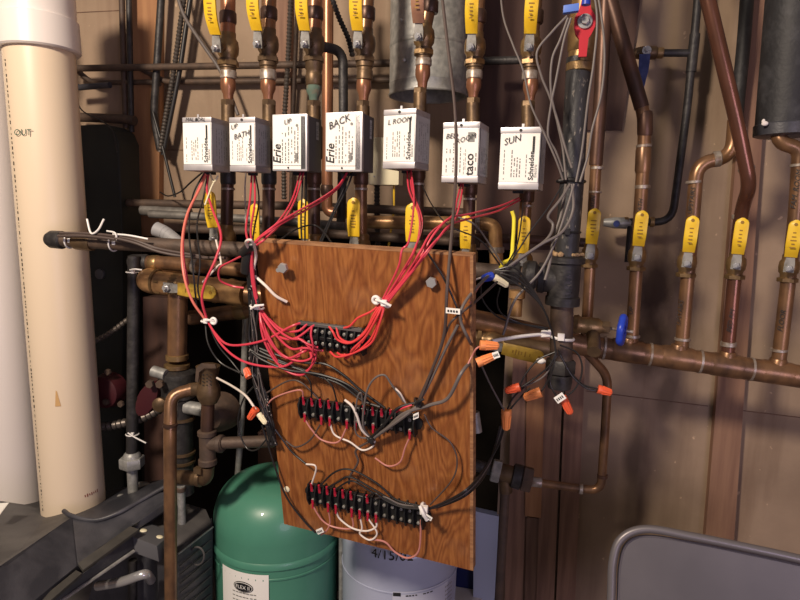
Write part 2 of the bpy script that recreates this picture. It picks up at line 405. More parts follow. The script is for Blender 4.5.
def ball_valve(label, hub, r, gdir, glen, gw, axis=ZUP, out=V((0, -1, 0)), group=None, grip=None, body=None, stem=.034, gshift=0.0, bodyscale=1.0, skew=0.0, bend=.012):
    """hub: world point on the pipe axis behind the stem. r: pipe radius."""
    axis = V(axis).normalized(); out = V(out).normalized(); gdir = V(gdir).normalized()
    grip = grip or M['yellow']; body = body or M['brass']
    t = thing('ball_valve', label, 'valve', hub-axis*r*2.2*bodyscale, group)
    k = r*bodyscale
    MB().lathe(hub, axis, [(-2.5*k, 1.28*k), (-2.45*k, 1.42*k), (-1.85*k, 1.42*k), (-1.8*k, 1.2*k), (-1.3*k, 1.25*k), (-.9*k, 1.52*k), (0, 1.62*k), (.9*k, 1.5*k), (1.3*k, 1.2*k), (2.1*k, 1.2*k), (2.15*k, 1.05*k)], 20).build('body', body, t)
    MB().hexa(hub-axis*2.25*k, axis, .75*k, 1.62*k).build('union_nut', body, t)
    p = hub+out*(1.4*k)
    mb = MB(); mb.lathe(p, out, [(0, .62*k), (stem*.45, .6*k), (stem*.5, .36*k), (stem, .34*k)], 14); mb.build('stem', body, t)
    q = hub+out*(1.4*k+stem)
    gdir = (gdir+gdir.cross(out)*skew).normalized()
    side = gdir.cross(out).normalized()
    lv = MB(); wv = gw*.74
    lv.prism([q-side*wv*.5-gdir*wv*.45, q+side*wv*.5-gdir*wv*.45, q+side*wv*.5+gdir*wv*.55, q+side*wv*.36+gdir*wv*1.5, q-side*wv*.36+gdir*wv*1.5, q-side*wv*.5+gdir*wv*.55], out*.0022)
    lev = lv.build('lever_plate', M['lever_steel'], t)
    MB().hexa(q+out*.005, out, .006, gw*.30).lathe(q+out*.008, out, [(0, gw*.16), (.005, gw*.15)], 10).build('nut', M['chrome'], lev)
    gb = q+gdir*(wv*1.25)+out*.002
    g, sd = grip_mesh(gb, gdir, out, glen, gw, .005, bend)
    go = g.build('grip', grip, t)
    grip_print(gb, gdir, out, glen, gw, .005, bend, sd).build('lettering', M['grip_print'], go, flat=True)
    return t

# ------------------------------------------------------------------ zone-valve columns
YC = -.30
ORD = ['first', 'second', 'third', 'fourth', 'fifth', 'sixth', 'seventh']
cols = [  # top x, valve x, valve y, flange y, reducer x (y0,y1), fitting x, box-top y, below x, below y0, bottom x, bottom y
 (228, 228, 42, 57, 228, 78, 100, 228, 124, 228, 165, 226, 262),
 (269, 268, 38, 53, 268, 79, 100, 269, 124, 269, 165, 268, 262),
 (315, 314, 38, 54, 314, 84, 101, 314, 120, 314, 165, 314, 262),
 (367, 365, 38, 54, 364, 79, 101, 363, 119, 361, 165, 361, 262),
 (430, 424, 31, 46, 423, 65, 88, 420, 116, 418, 160, 417, 272),
 (478, 475, 41, 56, 474, 78, 98, 473, 128, 470, 175, 468, 275),
 (535, 531, 41, 56, 531, 79, 101, 528, 134, 527, 182, 522, 280)]
wherec = ['feeding the leftmost zone box', 'feeding the second zone box from the left', 'with a green corroded reducer, third from the left', 'feeding the fourth zone box from the left', 'in front of the grey vent duct', 'at the right edge of the grey vent duct', 'feeding the rightmost zone box']
for i, c in enumerate(cols):
    xt, xv, yv, yf, xr, yr0, yr1, xf, yb, xl, yl, xb, ybo = c
    p = lambda x, y: at(x, y, YC)
    R = pw(xv, 60, YC, 14.5)
    t = thing('copper_riser', 'vertical copper heating riser ' + wherec[i], 'pipe', p(xb, ybo))
    MB().tube([p(xt+1.5, -170), p(xt, 0), p(xv, yv)], R, 16).build('upper_tube', M['copper_bright'] if i in (0, 2) else M['copper'], t)
    mb = MB(); collar(mb, p(xt, yv-24), ZUP, R*1.05, .02); mb.build('coupling', M['copper_dark'], t)
    # adaptor under the valve, wiped joint, reducer, hex nut, nipple
    pf = p(xv, yf+2); s = mpp(xv, yf, YC)
    L1 = (yr0-yf-2)*s
    MB().lathe(pf, -ZUP, [(0, R*1.2), (L1*.45, R*1.2), (L1*.5, R*1.06), (L1*.62, R*1.06)], 18).build('adaptor', M['brass_dark'], t)
    MB().lathe(pf-ZUP*L1*.6, -ZUP, [(0, R*1.06), (L1*.05, R*1.13), (L1*.38, R*1.13), (L1*.42, R*1.02)], 18).build('solder_ring', M['solder'] if i in (0, 1, 4, 5, 6) else M['brass_dark'], t)
    pr = p(xr, yr0); h = (yr1-yr0)*s
    MB().lathe(pr, -ZUP, [(0, R*.95), (h*.2, R*1.05), (h*.45, R*1.05), (h*.72, R*.72), (h, R*.62)], 18).build('reducer', M['verdigris'] if i == 2 else M['copper_bright'], t)
    MB().hexa(p(xf, yr1+3), ZUP, 6*s, R*.98).build('hex_nut', M['brass_dark'], t)
    MB().tube([p(xf, yr1+5), p(xf, yb+14)], R*.92, 16).build('nipple', M['brass_dark'], t)
    # valve body hidden behind the actuator and the pipe going down
    MB().lathe(p((xf+xl)/2, (yb+yl)/2), ZUP, [(-.03, R*.9), (-.026, R*1.2), (.026, R*1.2), (.03, R*.9)], 16).build('zone_valve_body', M['brass_dark'], t)
    lowm = M['copper_dark'] if i in (0, 1, 2, 4, 5) else M['copper']
    MB().tube([p(xl, yl-6), p(xb, ybo)], R*.88, 16).build('lower_tube', lowm, t)
    mb = MB(); collar(mb, p(xl, yl+24), ZUP, R*.9, .004, .001); mb.build('solder_ring', M['solder'], t)
    mb = MB(); collar(mb, p(xl, yl+12), ZUP, R*.98, .026); mb.build('coupling', M['iron'] if i < 2 else M['copper_dark'], t)
    if i in (2, 3, 1): mb = MB(); collar(mb, p(xb, 240), ZUP, R*1.05, .02, .002); mb.build('union', M['brass'], t)
    # upper ball valve
    gl = .085
    desc = ['with yellow grip, leftmost of the top row', 'with yellow grip, second from the left in the top row', 'with yellow grip above the green corroded reducer', 'with yellow grip beside the bright bare copper riser', 'with a browned grip, in front of the grey vent duct', 'with yellow grip at the right edge of the grey vent duct', 'with yellow grip, rightmost of the top row, against dark boards'][i]
    ball_valve('brass ball valve ' + desc, p(xv, yv+6), R, V((.11 if i < 4 else .04, -.2, 1)), gl, 12.5*s, out=V((-.06, -1, -.24)), group=None, grip=M['grip_brown'] if i == 4 else None, stem=.018, body=M['brass_dark'] if i in (1, 2, 3) else M['brass'], bodyscale=.92, skew=-.04 if i < 4 else 0)

# lower-row valves with only their grips showing over the board
low = [(213, 231, 197, 10.5, 226), (257, 242, 206, 8, 267), (298, 240, 203, 9, 313), (348, 240, 204, 11, 361), (404, 246, 210, 12, 417), (458, 250, 219, 9.5, 468), (522, 255, 220, 10, 523)]
ldesc = ['left of the row above the black iron pipe', 'second along, behind the red wires', 'third along, over the board edge', 'fourth along, over the middle of the board edge', 'fifth along, below the zone box marked L ROOM', 'behind the crossing red wires near the board corner', 'beside the bright yellow strap right of the board']
for i, (gx, gy1, gy0, gw, hx) in enumerate(low):
    s = mpp(gx, gy0, -.36)
    hub = at(hx, gy1+7, YC-.001)
    ball_valve('lower yellow handled ball valve ' + ldesc[i], hub, pw(hx, gy1, YC, 13), ZUP, (gy1-gy0+3)*s, gw*1.2*s, stem=.024, skew=-.06 if i == 0 else 0, bodyscale=.95, bend=.004)

# ------------------------------------------------------------------ zone valve actuators (metal boxes)
def zone_box(fx0, fx1, y0, y1, phi, depth, kind, marks, label):
    YF = -.405; cx, cy = (fx0+fx1)/2, (y0+y1)/2
    ph = math.radians(phi)
    c = at(cx, cy, YF); thw = math.radians(13)-math.atan((cx-400)/F)
    s = mpp(cx, cy, YF)
    W = (fx1-fx0)*s/math.cos(thw+ph)*math.cos(math.atan((cx-400)/F)); H = (y1-y0)*s
    X = V((math.cos(-ph), math.sin(-ph), 0)); Yv = V((-math.sin(-ph), math.cos(-ph), 0)); Z = V((.0, 0, 1))
    D = W*depth
    t = thing('zone_valve_actuator', label, 'zone valve', c+Yv*D/2-Z*H/2)
    def q(u, w): return c+X*(u*W)+Z*(w*H)            # point on the front face, -.5...5
    def qs(v, w): return c+X*(W/2)+Yv*(v*D)+Z*(w*H)  # point on the right side face
    e = .0006
    rnd = .004
    if kind == 'A':
        MB().box(c+Yv*D/2, X*W/2*.985, Yv*D/2, Z*H/2*.99).bevel(.003, 2).build('housing', M['alu'], t)
        for w0, w1, nm in ((.40, .5, 'top_end_cap'), (-.5, -.385, 'bottom_end_cap')):
            MB().box(c+Yv*(D/2)+Z*H*(w0+w1)/2, X*W/2, Yv*(D/2+.001), Z*H*(w1-w0)/2).bevel(.002, 2).build(nm, M['alu'], t)
        lab = MB().quad(q(-.485, -.38)-Yv*e, q(.47, -.38)-Yv*e, q(.47, .395)-Yv*e, q(-.485, .395)-Yv*e).build('label', M['paper'], t, flat=True)
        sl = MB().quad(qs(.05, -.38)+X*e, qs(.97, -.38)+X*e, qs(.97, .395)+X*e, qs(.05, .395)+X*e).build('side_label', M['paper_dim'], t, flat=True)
        MB().lathe(q(-.0, .45)-Yv*.0015, -Yv, [(0, .0022), (.0008, .002)], 10).build('screw_hole', M['ink'], t)
        MB().box(q(.05, .52), X*W*.03, Yv*.001, Z*H*.03).build('tab', M['alu'], t)
    else:
        MB().box(c+Yv*D/2, X*W/2*.97, Yv*D/2, Z*H/2*.97).bevel(.002, 2).build('housing', M['case_dark'], t)
        MB().box(c+Yv*.004, X*W/2, Yv*.004, Z*H/2).bevel(.002, 2).build('front_cover', M['alu'], t)
        lab = MB().quad(q(-.47, -.40)-Yv*e, q(.33, -.40)-Yv*e, q(.33, .48)-Yv*e, q(-.47, .48)-Yv*e).build('label', M['paper'], t, flat=True)
        MB().quad(q(-.47, -.47)-Yv*e, q(.33, -.47)-Yv*e, q(.33, -.41)-Yv*e, q(-.47, -.41)-Yv*e).build('label', M['paper'], t, flat=True)
        MB().lathe(q(-.03, -.44)-Yv*.0012, -Yv, [(0, .0016), (.0006, .0015)], 10).build('screw_hole', M['ink'], t)
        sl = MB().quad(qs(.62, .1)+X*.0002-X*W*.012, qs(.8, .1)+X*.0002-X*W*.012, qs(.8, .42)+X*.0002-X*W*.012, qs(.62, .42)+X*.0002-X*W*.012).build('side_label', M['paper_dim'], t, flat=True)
    MB().box(c+Yv*(D*.82)-X*(W*.1)-Z*(H/2+.001), X*W*.14, Yv*D*.1, Z*.003).build('wire_grommet', M['ink'], t)
    # printed text lines (too small to read) as rows of small dashes running upwards
    fine = MB(); e2 = e+.0004
    random.seed(int(cx))
    def rows(u0, u1, n, w0, w1, th=.026, density=.88):
        for j in range(n):
            u = u0+(u1-u0)*(j+.5)/n; w = w0
            end = w0+(w1-w0)*random.uniform(.65, 1)
            while w < end:
                ln = random.uniform(.02, .075)
                if random.random() < density:
                    fine.quad(q(u-th/2, w)-Yv*e2, q(u+th/2, w)-Yv*e2, q(u+th/2, min(w+ln, w1))-Yv*e2, q(u-th/2, min(w+ln, w1))-Yv*e2)
                w += ln+.018
    def rows_s(v0, v1, n, w0, w1, th=.03):
        for j in range(n):
            v = v0+(v1-v0)*(j+.5)/n; w = w0
            while w < w1:
                ln = random.uniform(.02, .08)
                if random.random() < .8:
                    fine.quad(qs(v-th/2, w)+X*e2, qs(v+th/2, w)+X*e2, qs(v+th/2, min(w+ln, w1))+X*e2, qs(v-th/2, min(w+ln, w1))+X*e2)
                w += ln+.015
    big = MB(); hand = MB()
    def vt(mb, txt, u, w, size, ital=0): mb.text(txt, q(u, w)-Yv*(e+.0006), Z, -X, size*H, ital, True, .018 if size > .1 else 0)
    if kind == 'A':
        if marks['maker'] == 'taco':
            rows(-.42, .05, 5, -.33, .18); rows(.08, .16, 2, -.36, .05, .014)
            vt(big, 'taco', .26, -.2, .21); rows(.38, .46, 1, -.3, .05, .03)
            fine.quad(*[q(.28+a, .23+b)-Yv*e2 for a, b in ((-.09, -.06), (.09, -.06), (.09, .10), (-.09, .10))])
        else:
            rows(-.42, -.33, 1, -.34, .2, .02); rows(-.22, .05, 4, -.3, .14)
            vt(big, 'Schneider', .30, -.12, .115); vt(fine, 'Electric', .40, -.2, .07)
            big.quad(*[q(.33+a, .22+b)-Yv*(e+.0006) for a, b in ((-.028, -.13), (.028, -.13), (.028, .13), (-.028, .13))])
            rows(.14, .2, 1, -.3, .1, .02)
        rows_s(.15, .85, 5, -.34, .1 if marks['maker'] == 'taco' else .3)
    else:
        rows(-.24, .29, 6, -.36, .3, .03); rows(.2, .28, 1, -.3, .1, .03)
        vt(big, 'Erie', -.34, -.2, .215, .2)
        fine.quad(*[q(.2+a, -.22+b)-Yv*(e+.0008) for a, b in ((-.03, -.11), (.03, -.11), (.03, .04), (-.03, .04))])
        fine.lathe(q(.22, .3)-Yv*e2, -Yv, [(0, .0022), (.0003, .0022)], 10)
        v0 = qs(.71, .26)+X*(.0004-W*.012); mb = MB(); mb.text('ERIE', v0, Z, -Yv, .13*H); mb.build('lettering', M['ink_grey'], sl, flat=True)
    fine.build('fine_print', M['ink_grey'], lab, flat=True); big.build('maker_name', M['ink'], lab, flat=True)
    for (tx, u, w, sz, rot) in marks['hand']:
        a = math.radians(rot); xd = X*math.cos(a)+Z*math.sin(a); yd = -X*math.sin(a)+Z*math.cos(a)
        hand.text(tx, q(u, w)-Yv*.0022, xd, yd, sz*H*.82, .3)
    hand.build('handwriting', M['ink'], lab, flat=True)
    return t
S = 'Schneider'
zone_box(183, 212, 118, 170, 2, 1.0, 'A', {'maker': S, 'hand': [('MAL.BDRL', -.04, .45, .115, 0)]}, 'aluminium zone valve box marked MAL.BDRL, leftmost of the row of seven')
zone_box(229.5, 255.5, 118, 171, 4, 1.0, 'A', {'maker': S, 'hand': [('UP', -.3, .32, .15, 15), ('BATH', -.02, .17, .165, 15)]}, 'aluminium zone valve box with UP BATH written on it, second from left')
zone_box(272, 307, 115, 170.5, 3, .95, 'B', {'maker': 'Erie', 'hand': [('UP', -.05, .36, .15, 12)]}, 'zone valve box with dark grey sides and UP written on it')
zone_box(325, 362, 113, 171, 4, .9, 'B', {'maker': 'Erie', 'hand': [('BACK', -.12, .33, .20, 22)]}, 'zone valve box with dark grey sides and BACK written on it')
zone_box(383, 415.5, 110, 168, 12, 1.0, 'A', {'maker': S, 'hand': [('L ROOM', .0, .30, .145, 6)]}, 'aluminium zone valve box marked L ROOM below the grey vent duct')
zone_box(442, 479, 123, 182, 8, 1.0, 'A', {'maker': 'taco', 'hand': [('BED', -.25, .27, .145, 4), ('ROOM', .13, .22, .145, 16)]}, 'zone valve box with large taco lettering and BED ROOM handwritten')
zone_box(499, 540, 128, 189, 6, 1.0, 'A', {'maker': S, 'hand': [('SUN', -.2, .29, .18, 16)]}, 'aluminium zone valve box marked SUN, rightmost of the row of seven')

# ------------------------------------------------------------------ background pipes at the left, ducts
def simple_pipe(name, label, cat, l, Y, w, material, rad=.03, rings=(), fitting=None, group=None, cap=False):
    x, y = (l[0][0], l[0][1]); yy = l[0][2] if len(l[0]) > 2 else Y
    r = pw(x, y, yy, w)
    P = pts_(l, Y)
    if not rings and not fitting:
        return tag(MB().tube(fillet(P, rad), r, 14).build(name, material), label, cat, group)
    t = thing(name, label, cat, min(P, key=lambda v: v.z), group)
    MB().tube(fillet(P, rad), r, 16).build('tube', material, t)
    for (rx, ry, dx, dy, h, mm) in rings:
        Yr = Y
        a = at(rx, ry, Yr); b = at(rx+dx, ry+dy, Yr)
        mb = MB(); collar(mb, a, b-a, r*1.02, h*mpp(rx, ry, Yr), .0014); mb.build('solder_ring' if mm == 's' else 'fitting', M['solder'] if mm == 's' else mm, t)
    return t
simple_pipe('iron_pipe', 'thin rusty pipe running level along the wall behind the top valves', 'pipe', [(70, 68.5), (400, 63), (478, 62)], -.055, 6.5, M['iron_brown'])
simple_pipe('iron_pipe', 'dark bent pipe just below the level rusty pipe on the wall', 'pipe', [(74, 68), (92, 83), (150, 82), (160, 84)], -.03, 5, M['iron_brown'], .02)
simple_pipe('iron_pipe', 'dark level pipe passing behind the conduits and the second riser', 'pipe', [(140, 68), (165, 82), (400, 80)], -.022, 5.5, M['iron_brown'], .02)
simple_pipe('foam_sleeve', 'short black sleeve beside the big cream pipe near the wall', 'pipe sleeve', [(72, 88), (110, 85)], -.06, 6, M['plastic_black'])
simple_pipe('conduit', 'left of two straight dark conduits left of the orange stud', 'conduit', [(121, -30), (123.5, 60), (126, 128)], -.03, 6, M['iron_brown'])
simple_pipe('conduit', 'right of two straight dark conduits left of the orange stud', 'conduit', [(128.5, -30), (130, 60), (131.5, 132)], -.04, 6, M['iron'])
simple_pipe('conduit', 'dark conduit leaning just right of the orange stud', 'conduit', [(163, -30), (158, 50), (153.5, 115), (160, 150)], -.04, 7.5, M['iron'])
simple_pipe('cable', 'thin dark cable slanting down under the leaning conduit', 'cable', [(153, 112), (163, 148), (175, 197)], -.05, 3, M['w_black'])
def flex(name, label, l, Y, w, material, pitch=3.6, group=None):
    P = spline(pts_(l, Y), 40); r = pw(l[0][0], l[0][1], Y if len(l[0]) < 3 else l[0][2], w)
    # resample by arc length, alternate radii for the corrugation
    out = [P[0]]; acc = 0; step = pitch*mpp(l[0][0], l[0][1], Y if len(l[0]) < 3 else l[0][2])/2
    for a, b in zip(P, P[1:]):
        d = (b-a).length; 
        while acc+d >= step:
            k = (step-acc)/d; a = a+(b-a)*k; out.append(a); d = (b-a).length; acc = 0
        acc += d
    rs = [r*(1.0 if i % 2 else .70) for i in range(len(out))]
    return tag(MB().tube(out, rs, 12).build(name, material), label, 'flexible conduit', group)
flex('flexible_conduit', 'armoured flexible conduit slanting down left of the first zone box', [(188, -30), (181, 20), (174, 70), (166, 115), (160, 152)], -.05, 6, M['flex'])
simple_pipe('cable', 'black cable beside the slanting armoured conduit', 'cable', [(195, -30), (187, 20), (180, 70), (171, 115), (163, 155)], -.045, 5, M['w_black'])
simple_pipe('cable', 'grey cable hanging slack from the top left of the first riser', 'cable', [(172, -30), (182, 14), (205, 48), (222, 72), (238, 115)], -.06, 3.6, M['w_grey'])
flex('flexible_conduit', 'armoured conduit hanging behind the second and third risers', [(292, -30), (288, 60), (284, 130), (284, 200)], -.05, 6, M['flex'])
flex('flexible_conduit', 'black ribbed conduit slanting in front of the bright copper riser', [(326, -20), (338, 15), (348, 38), (353, 58)], -.22, 6, M['iron'])
simple_pipe('pipe', 'thin dark pipe behind the armoured conduit and third riser', 'pipe', [(299, -30), (293, 115), (291, 205)], -.06, 4.5, M['iron_brown'])
t = simple_pipe('copper_riser', 'bright bare copper riser between the third and fourth zone columns', 'pipe', [(328, -40), (327.5, 120), (327, 212), (340, 213), (350, 213)], -.20, 11.5, M['copper_bright'], .03, [(327, 190, 0, -4, 10, M['copper_dark']), (340, 213, 4, 0, 6, M['copper_dark'])])
simple_pipe('pipe', 'black elbowed pipe leaving the third riser and dropping beside it', 'pipe', [(320, 46, -.29), (343, 51, -.25), (343.5, 130, -.25), (341, 222, -.25)], -.25, 10, M['iron'], .035)
# vent duct, open at the bottom
rr = pw(427, 60, -.13, 78)
a0, a1 = at(431, -40, -.13), at(428, 96, -.13)
t = thing('vent_duct', 'grey galvanised vent duct with open bottom end hanging behind the fifth riser', 'vent duct', a1)
mb = MB(); ax = (a1-a0)
seg = 40
for ri, flip in ((rr, 0), (rr-.0025, 1)):
    pass
axn = ax.normalized()
mb.lathe(a0, axn, [(0, rr), (ax.length-.022, rr), (ax.length-.020, rr*1.015), (ax.length-.016, rr), (ax.length, rr), (ax.length, rr-.002), (0, rr-.002)], 44, caps=False)
mb.build('duct_wall', M['galv'], t)
mb = MB(); mb.torus(a1, axn, rr, .0022, 44, 6); mb.build('rolled_rim', M['galv'], t)
mb = MB(); mb.lathe(a0+axn*(ax.length*.62), axn, [(0, rr), (.002, rr*1.012), (.006, rr*1.012), (.008, rr)], 44, caps=False); mb.build('joint_band', M['galv'], t)
mb = MB(); mb.sphere(at(404, 60, -.20), .004); mb.sphere(at(401, 20, -.2), .003); mb.build('rivet', M['chrome'], t)
# small white junction box with a conduit
c = at(386, 162, -.1); s = mpp(386, 162, -.1)
t = thing('junction_box', 'pale cream junction box on the wall behind the L ROOM box', 'junction box', c-V((0, 0, 23*s)))
MB().box(c, V((16*s, 0, 0)), V((0, .02, 0)), V((0, 0, 23*s))).bevel(.004, 2).build('cover', M['cream'], t)
MB().lathe(at(377, 177, -.1)-V((0, .021, 0)), (0, -1, 0), [(0, .002), (.001, .0018)], 8).build('screw', M['chrome'], t)
flex('flexible_conduit', 'dark ribbed conduit below the cream junction box', [(377, 184), (377, 215), (378, 250)], -.1, 6.5, M['iron'])
tag(MB().tube(pts_([(394, 184), (394, 210), (388, 250)], -.1), .0022, 8).build('wire', M['yellow']), 'yellow wire dropping from the cream junction box', 'wire')
# level pipes behind, between the boxes and the board
simple_pipe('iron_pipe', 'brown level pipe behind the columns just under the zone boxes', 'pipe', [(128, 203), (300, 206), (470, 213)], -.10, 8, M['iron_brown'])
simple_pipe('steel_pipe', 'pale grey level pipe behind the columns, middle of three', 'pipe', [(150, 214), (250, 219), (345, 226)], -.14, 8, M['dull_steel'])
simple_pipe('copper_pipe', 'brassy copper pipe turning down at an elbow beside the board corner', 'pipe', [(366, 222), (430, 223), (482, 223), (495, 226), (497, 275)], -.17, 13, M['copper_warm'], .03, [(478, 223, 5, 0, 5, 's'), (496.5, 250, 0, 5, 6, 's')])
simple_pipe('iron_pipe', 'lower brown level pipe behind the yellow handles', 'pipe', [(185, 229), (300, 232), (480, 243)], -.16, 8.5, M['iron_brown'])
simple_pipe('copper_pipe', 'dark level pipe between the board corner and the iron stack', 'pipe', [(470, 238), (520, 239), (590, 243)], -.14, 9, M['copper_dark'])
simple_pipe('iron_pipe', 'black fitting pipe at the right of the vent duct', 'pipe', [(484, 61), (520, 60)], -.1, 8, M['iron'])
mb = MB(); run(mb, [(142, 210), (190, 213)], -.1, .012); tag(mb.build('pipe_insulation', M['dull_steel']), 'grey wrapped pipe stub in the dark left of the first riser', 'pipe')

# ------------------------------------------------------------------ big cream flue pipes
YP = -.31
def up_pipe(l0, l1, Y, w):
    return at(*l0, Y), at(*l1, Y), pw(l0[0], l0[1], Y, w)
a, b, r = up_pipe((31, -60), (74, 506), YP, 66)
t = thing('flue_pipe', 'large cream plastic flue pipe with OUT written on it', 'pipe', b)
MB().tube([a, b], r, 48).build('tube', M['pvc'], t)
c0 = a.lerp(b, .09); d = (b-a).normalized()
c1 = a.lerp(b, .178); c2 = a.lerp(b, .13)
L1 = (c1-a).length
mb = MB(); mb.lathe(a, d, [(0, r*1.10), (L1*.70, r*1.10), (L1*.71, r*1.16), (L1*.985, r*1.17), (L1, r*1.12)], 48); mb.build('coupling', M['pvc_white'], t)
# printing along the pipe, and the word OUT
def on_cyl(p0, ang):   # ang measured from the direction to the camera, positive to the right
    axis = d; to = (CAM-p0); to = (to-axis*to.dot(axis)).normalized(); sd = to.cross(axis).normalized()
    if sd.dot(rt) < 0: sd = -sd
    n = to*math.cos(ang)+sd*math.sin(ang); tg = -to*math.sin(ang)+sd*math.cos(ang)
    return p0+n*(r+.0006), n, tg
mb = MB(); random.seed(3)
tt = .2
while tt < .985:
    ln = random.uniform(.002, .006)
    p0, n, tg = on_cyl(a.lerp(b, tt), -1.12); p1 = p0+d*((b-a).length*ln)
    w = .0012*random.choice((.6, 1, 1.3))
    mb.quad(p0-tg*w, p0+tg*w, p1+tg*w, p1-tg*w); tt += ln+random.uniform(.002, .006)
mb.build('printed_line', M['ink'], t, flat=True)
mb = MB(); p0, n, tg = on_cyl(a.lerp(b, .318), -.62); mb.text('OUT', p0+n*.002, tg, -d, .016, .1); mb.build('handwriting', mat('green_ink', (.02, .09, .06), .6), t, flat=True)
mb = MB(); random.seed(8)
for k in range(7):
    p0, n, tg = on_cyl(a.lerp(b, .962), .35+.075*k); hh = random.uniform(.0018, .0036); mb.quad(p0-d*hh-tg*.0012, p0-d*hh+tg*.0008, p0+d*hh+tg*.0014, p0+d*hh-tg*.0006)
mb.build('printed_mark', mat('red_ink', (.25, .05, .03), .6), t, flat=True)
mb = MB(); p0, n, tg = on_cyl(a.lerp(b, .775), -.25)
mb.quad(p0-d*.02-tg*.001, p0-d*.018+tg*.001, p0+d*.012+tg*.006, p0+d*.012-tg*.004); mb.build('glue_drip', mat('glue_stain', (.62, .38, .16), .5), t, flat=True)
a2, b2, r2 = up_pipe((-30, -60), (13, 498), -.25, 66)
t = thing('flue_pipe', 'second pale flue pipe behind the big cream one at the left edge', 'pipe', b2)
MB().tube([a2, b2], r2, 48).build('tube', M['pvc_white'], t)
mb = MB(); collar(mb, a2.lerp(b2, .1), b2-a2, r2*1.1, .12, .004); mb.build('coupling', M['pvc_white'], t)

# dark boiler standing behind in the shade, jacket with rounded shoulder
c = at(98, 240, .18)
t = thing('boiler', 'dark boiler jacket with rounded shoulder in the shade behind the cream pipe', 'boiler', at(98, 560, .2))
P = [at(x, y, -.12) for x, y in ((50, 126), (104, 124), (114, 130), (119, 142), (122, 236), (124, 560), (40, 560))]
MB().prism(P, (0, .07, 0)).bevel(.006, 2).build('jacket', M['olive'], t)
MB().lathe(at(101, 274, -.12), (0, -1, 0), [(0, .012), (.006, .012), (.008, .006)], 12).build('knob', M['plastic_grey'], t)
# dark iron pipe tops above it
simple_pipe('iron_pipe', 'dark level pipe at the top of the shaded boiler', 'pipe', [(74, 117), (122, 119), (135, 121)], -.05, 9, M['iron_brown'])
tag(MB().tube(spline(pts_([(77, 103), (84, 112), (100, 120), (112, 130), (117, 152)], -.13), 6), .0015, 6).build('wire', M['w_black']), 'thin black wire curling over the shaded boiler', 'wire')

# ------------------------------------------------------------------ black iron main across the middle
YI = [(-.40)]
def ip(x, y): return at(x, y, -.40)
ri = pw(120, 242, -.4, 14.5)
t = thing('iron_main', 'black iron main running level from the cream pipe to the stack tee', 'pipe', ip(60, 240))
MB().tube([ip(62, 240), ip(250, 250), ip(480, 271), ip(538, 276)], ri, 18).build('tube', M['iron_brown'], t)
MB().lathe(ip(48, 239), ip(75, 241)-ip(48, 239), [(0, .004), (.0, ri*.9), (.008, ri*1.25), (.03, ri*1.28), (.033, ri*1.05)], 18).build('end_cap', M['iron'], t)
mb = MB(); collar(mb, ip(84, 242), ip(95, 243)-ip(84, 242), ri*1.1, .035, .001); mb.build('paper_wrap', M['brass_dark'], t)
mb = MB(); mb.hexa(ip(512, 273.5), ip(538, 276)-ip(500, 272), .022, ri*1.55); mb.build('union_nut', M['iron'], t)
mb = MB(); dd = ip(540, 276)-ip(500, 272)
mb.lathe(ip(522, 274.5), dd, [(0, ri*1.35), (.006, ri*1.75), (.018, ri*1.75), (.022, ri*1.3)], 20); mb.build('union_ring', M['iron'], t)
# ---- stack
YS = -.37
def st(x, y): return at(x, y, YS)
rs = pw(575, 120, YS, 24)
t = thing('iron_stack', 'vertical black iron stack flecked with pale paint right of the zone boxes', 'pipe', st(561, 390))
MB().tube([st(579, 58), st(572, 180), st(566, 262)], rs, 20).build('upper_pipe', M['iron_speck'], t)
rtee = pw(563, 280, YS, 31)
mb = MB(); mb.lathe(st(566, 256), st(562, 306)-st(566, 256), [(0, rtee*1.1), (.002, rtee*1.22), (.010, rtee*1.22), (.012, rtee), (.060, rtee), (.062, rtee*1.1), (.074, rtee*1.1), (.075, rtee*.9)], 24)
mb.tube([st(563, 281), st(541, 278)], rtee*.86, 20); mb.lathe(st(545, 278), st(538, 277.5)-st(545, 278), [(0, rtee*.9), (.002, rtee*1.0), (.010, rtee*1.0), (.012, rtee*.8)], 20)
tee = mb.build('tee', M['iron'], t)
mb = MB(); mb.text('MALLEABLE', st(568, 282)+V((0, -rtee-.003, 0)), ZUP, (-1, 0, 0), .0001); mb.bm.free()
mb = MB()
for k in range(6): mb.box(st(568, 268+k*5.2)+V((0, -rtee*.97, 0)), V((.004, 0, 0)), V((0, .0012, 0)), V((0, 0, .0013 if k % 2 else .002)))
mb.build('cast_mark', M['iron_speck'], tee)
mb = MB()
for k in range(26):
    an = random.uniform(0, 2*PI); q = rtee*random.uniform(.8, 1.1); mb.sphere(st(566, 256)+V((math.cos(an)*q, math.sin(an)*q*.9, .003)), random.uniform(.002, .0045), 6)
mb.build('crumbs', mat('sawdust', (.42, .28, .15), .9), t)
MB().tube([st(562, 304), st(561, 362)], rs*.98, 20).build('lower_pipe', M['iron_brown'], t)
mb = MB(); mb.hexa(st(560.5, 366), ZUP, .022, rs*1.3); mb.lathe(st(560, 374), -ZUP, [(0, rs*1.05), (.012, rs*1.1), (.022, rs*1.0), (.024, rs*.6)], 20); mb.build('cap_nut', M['iron'], t)
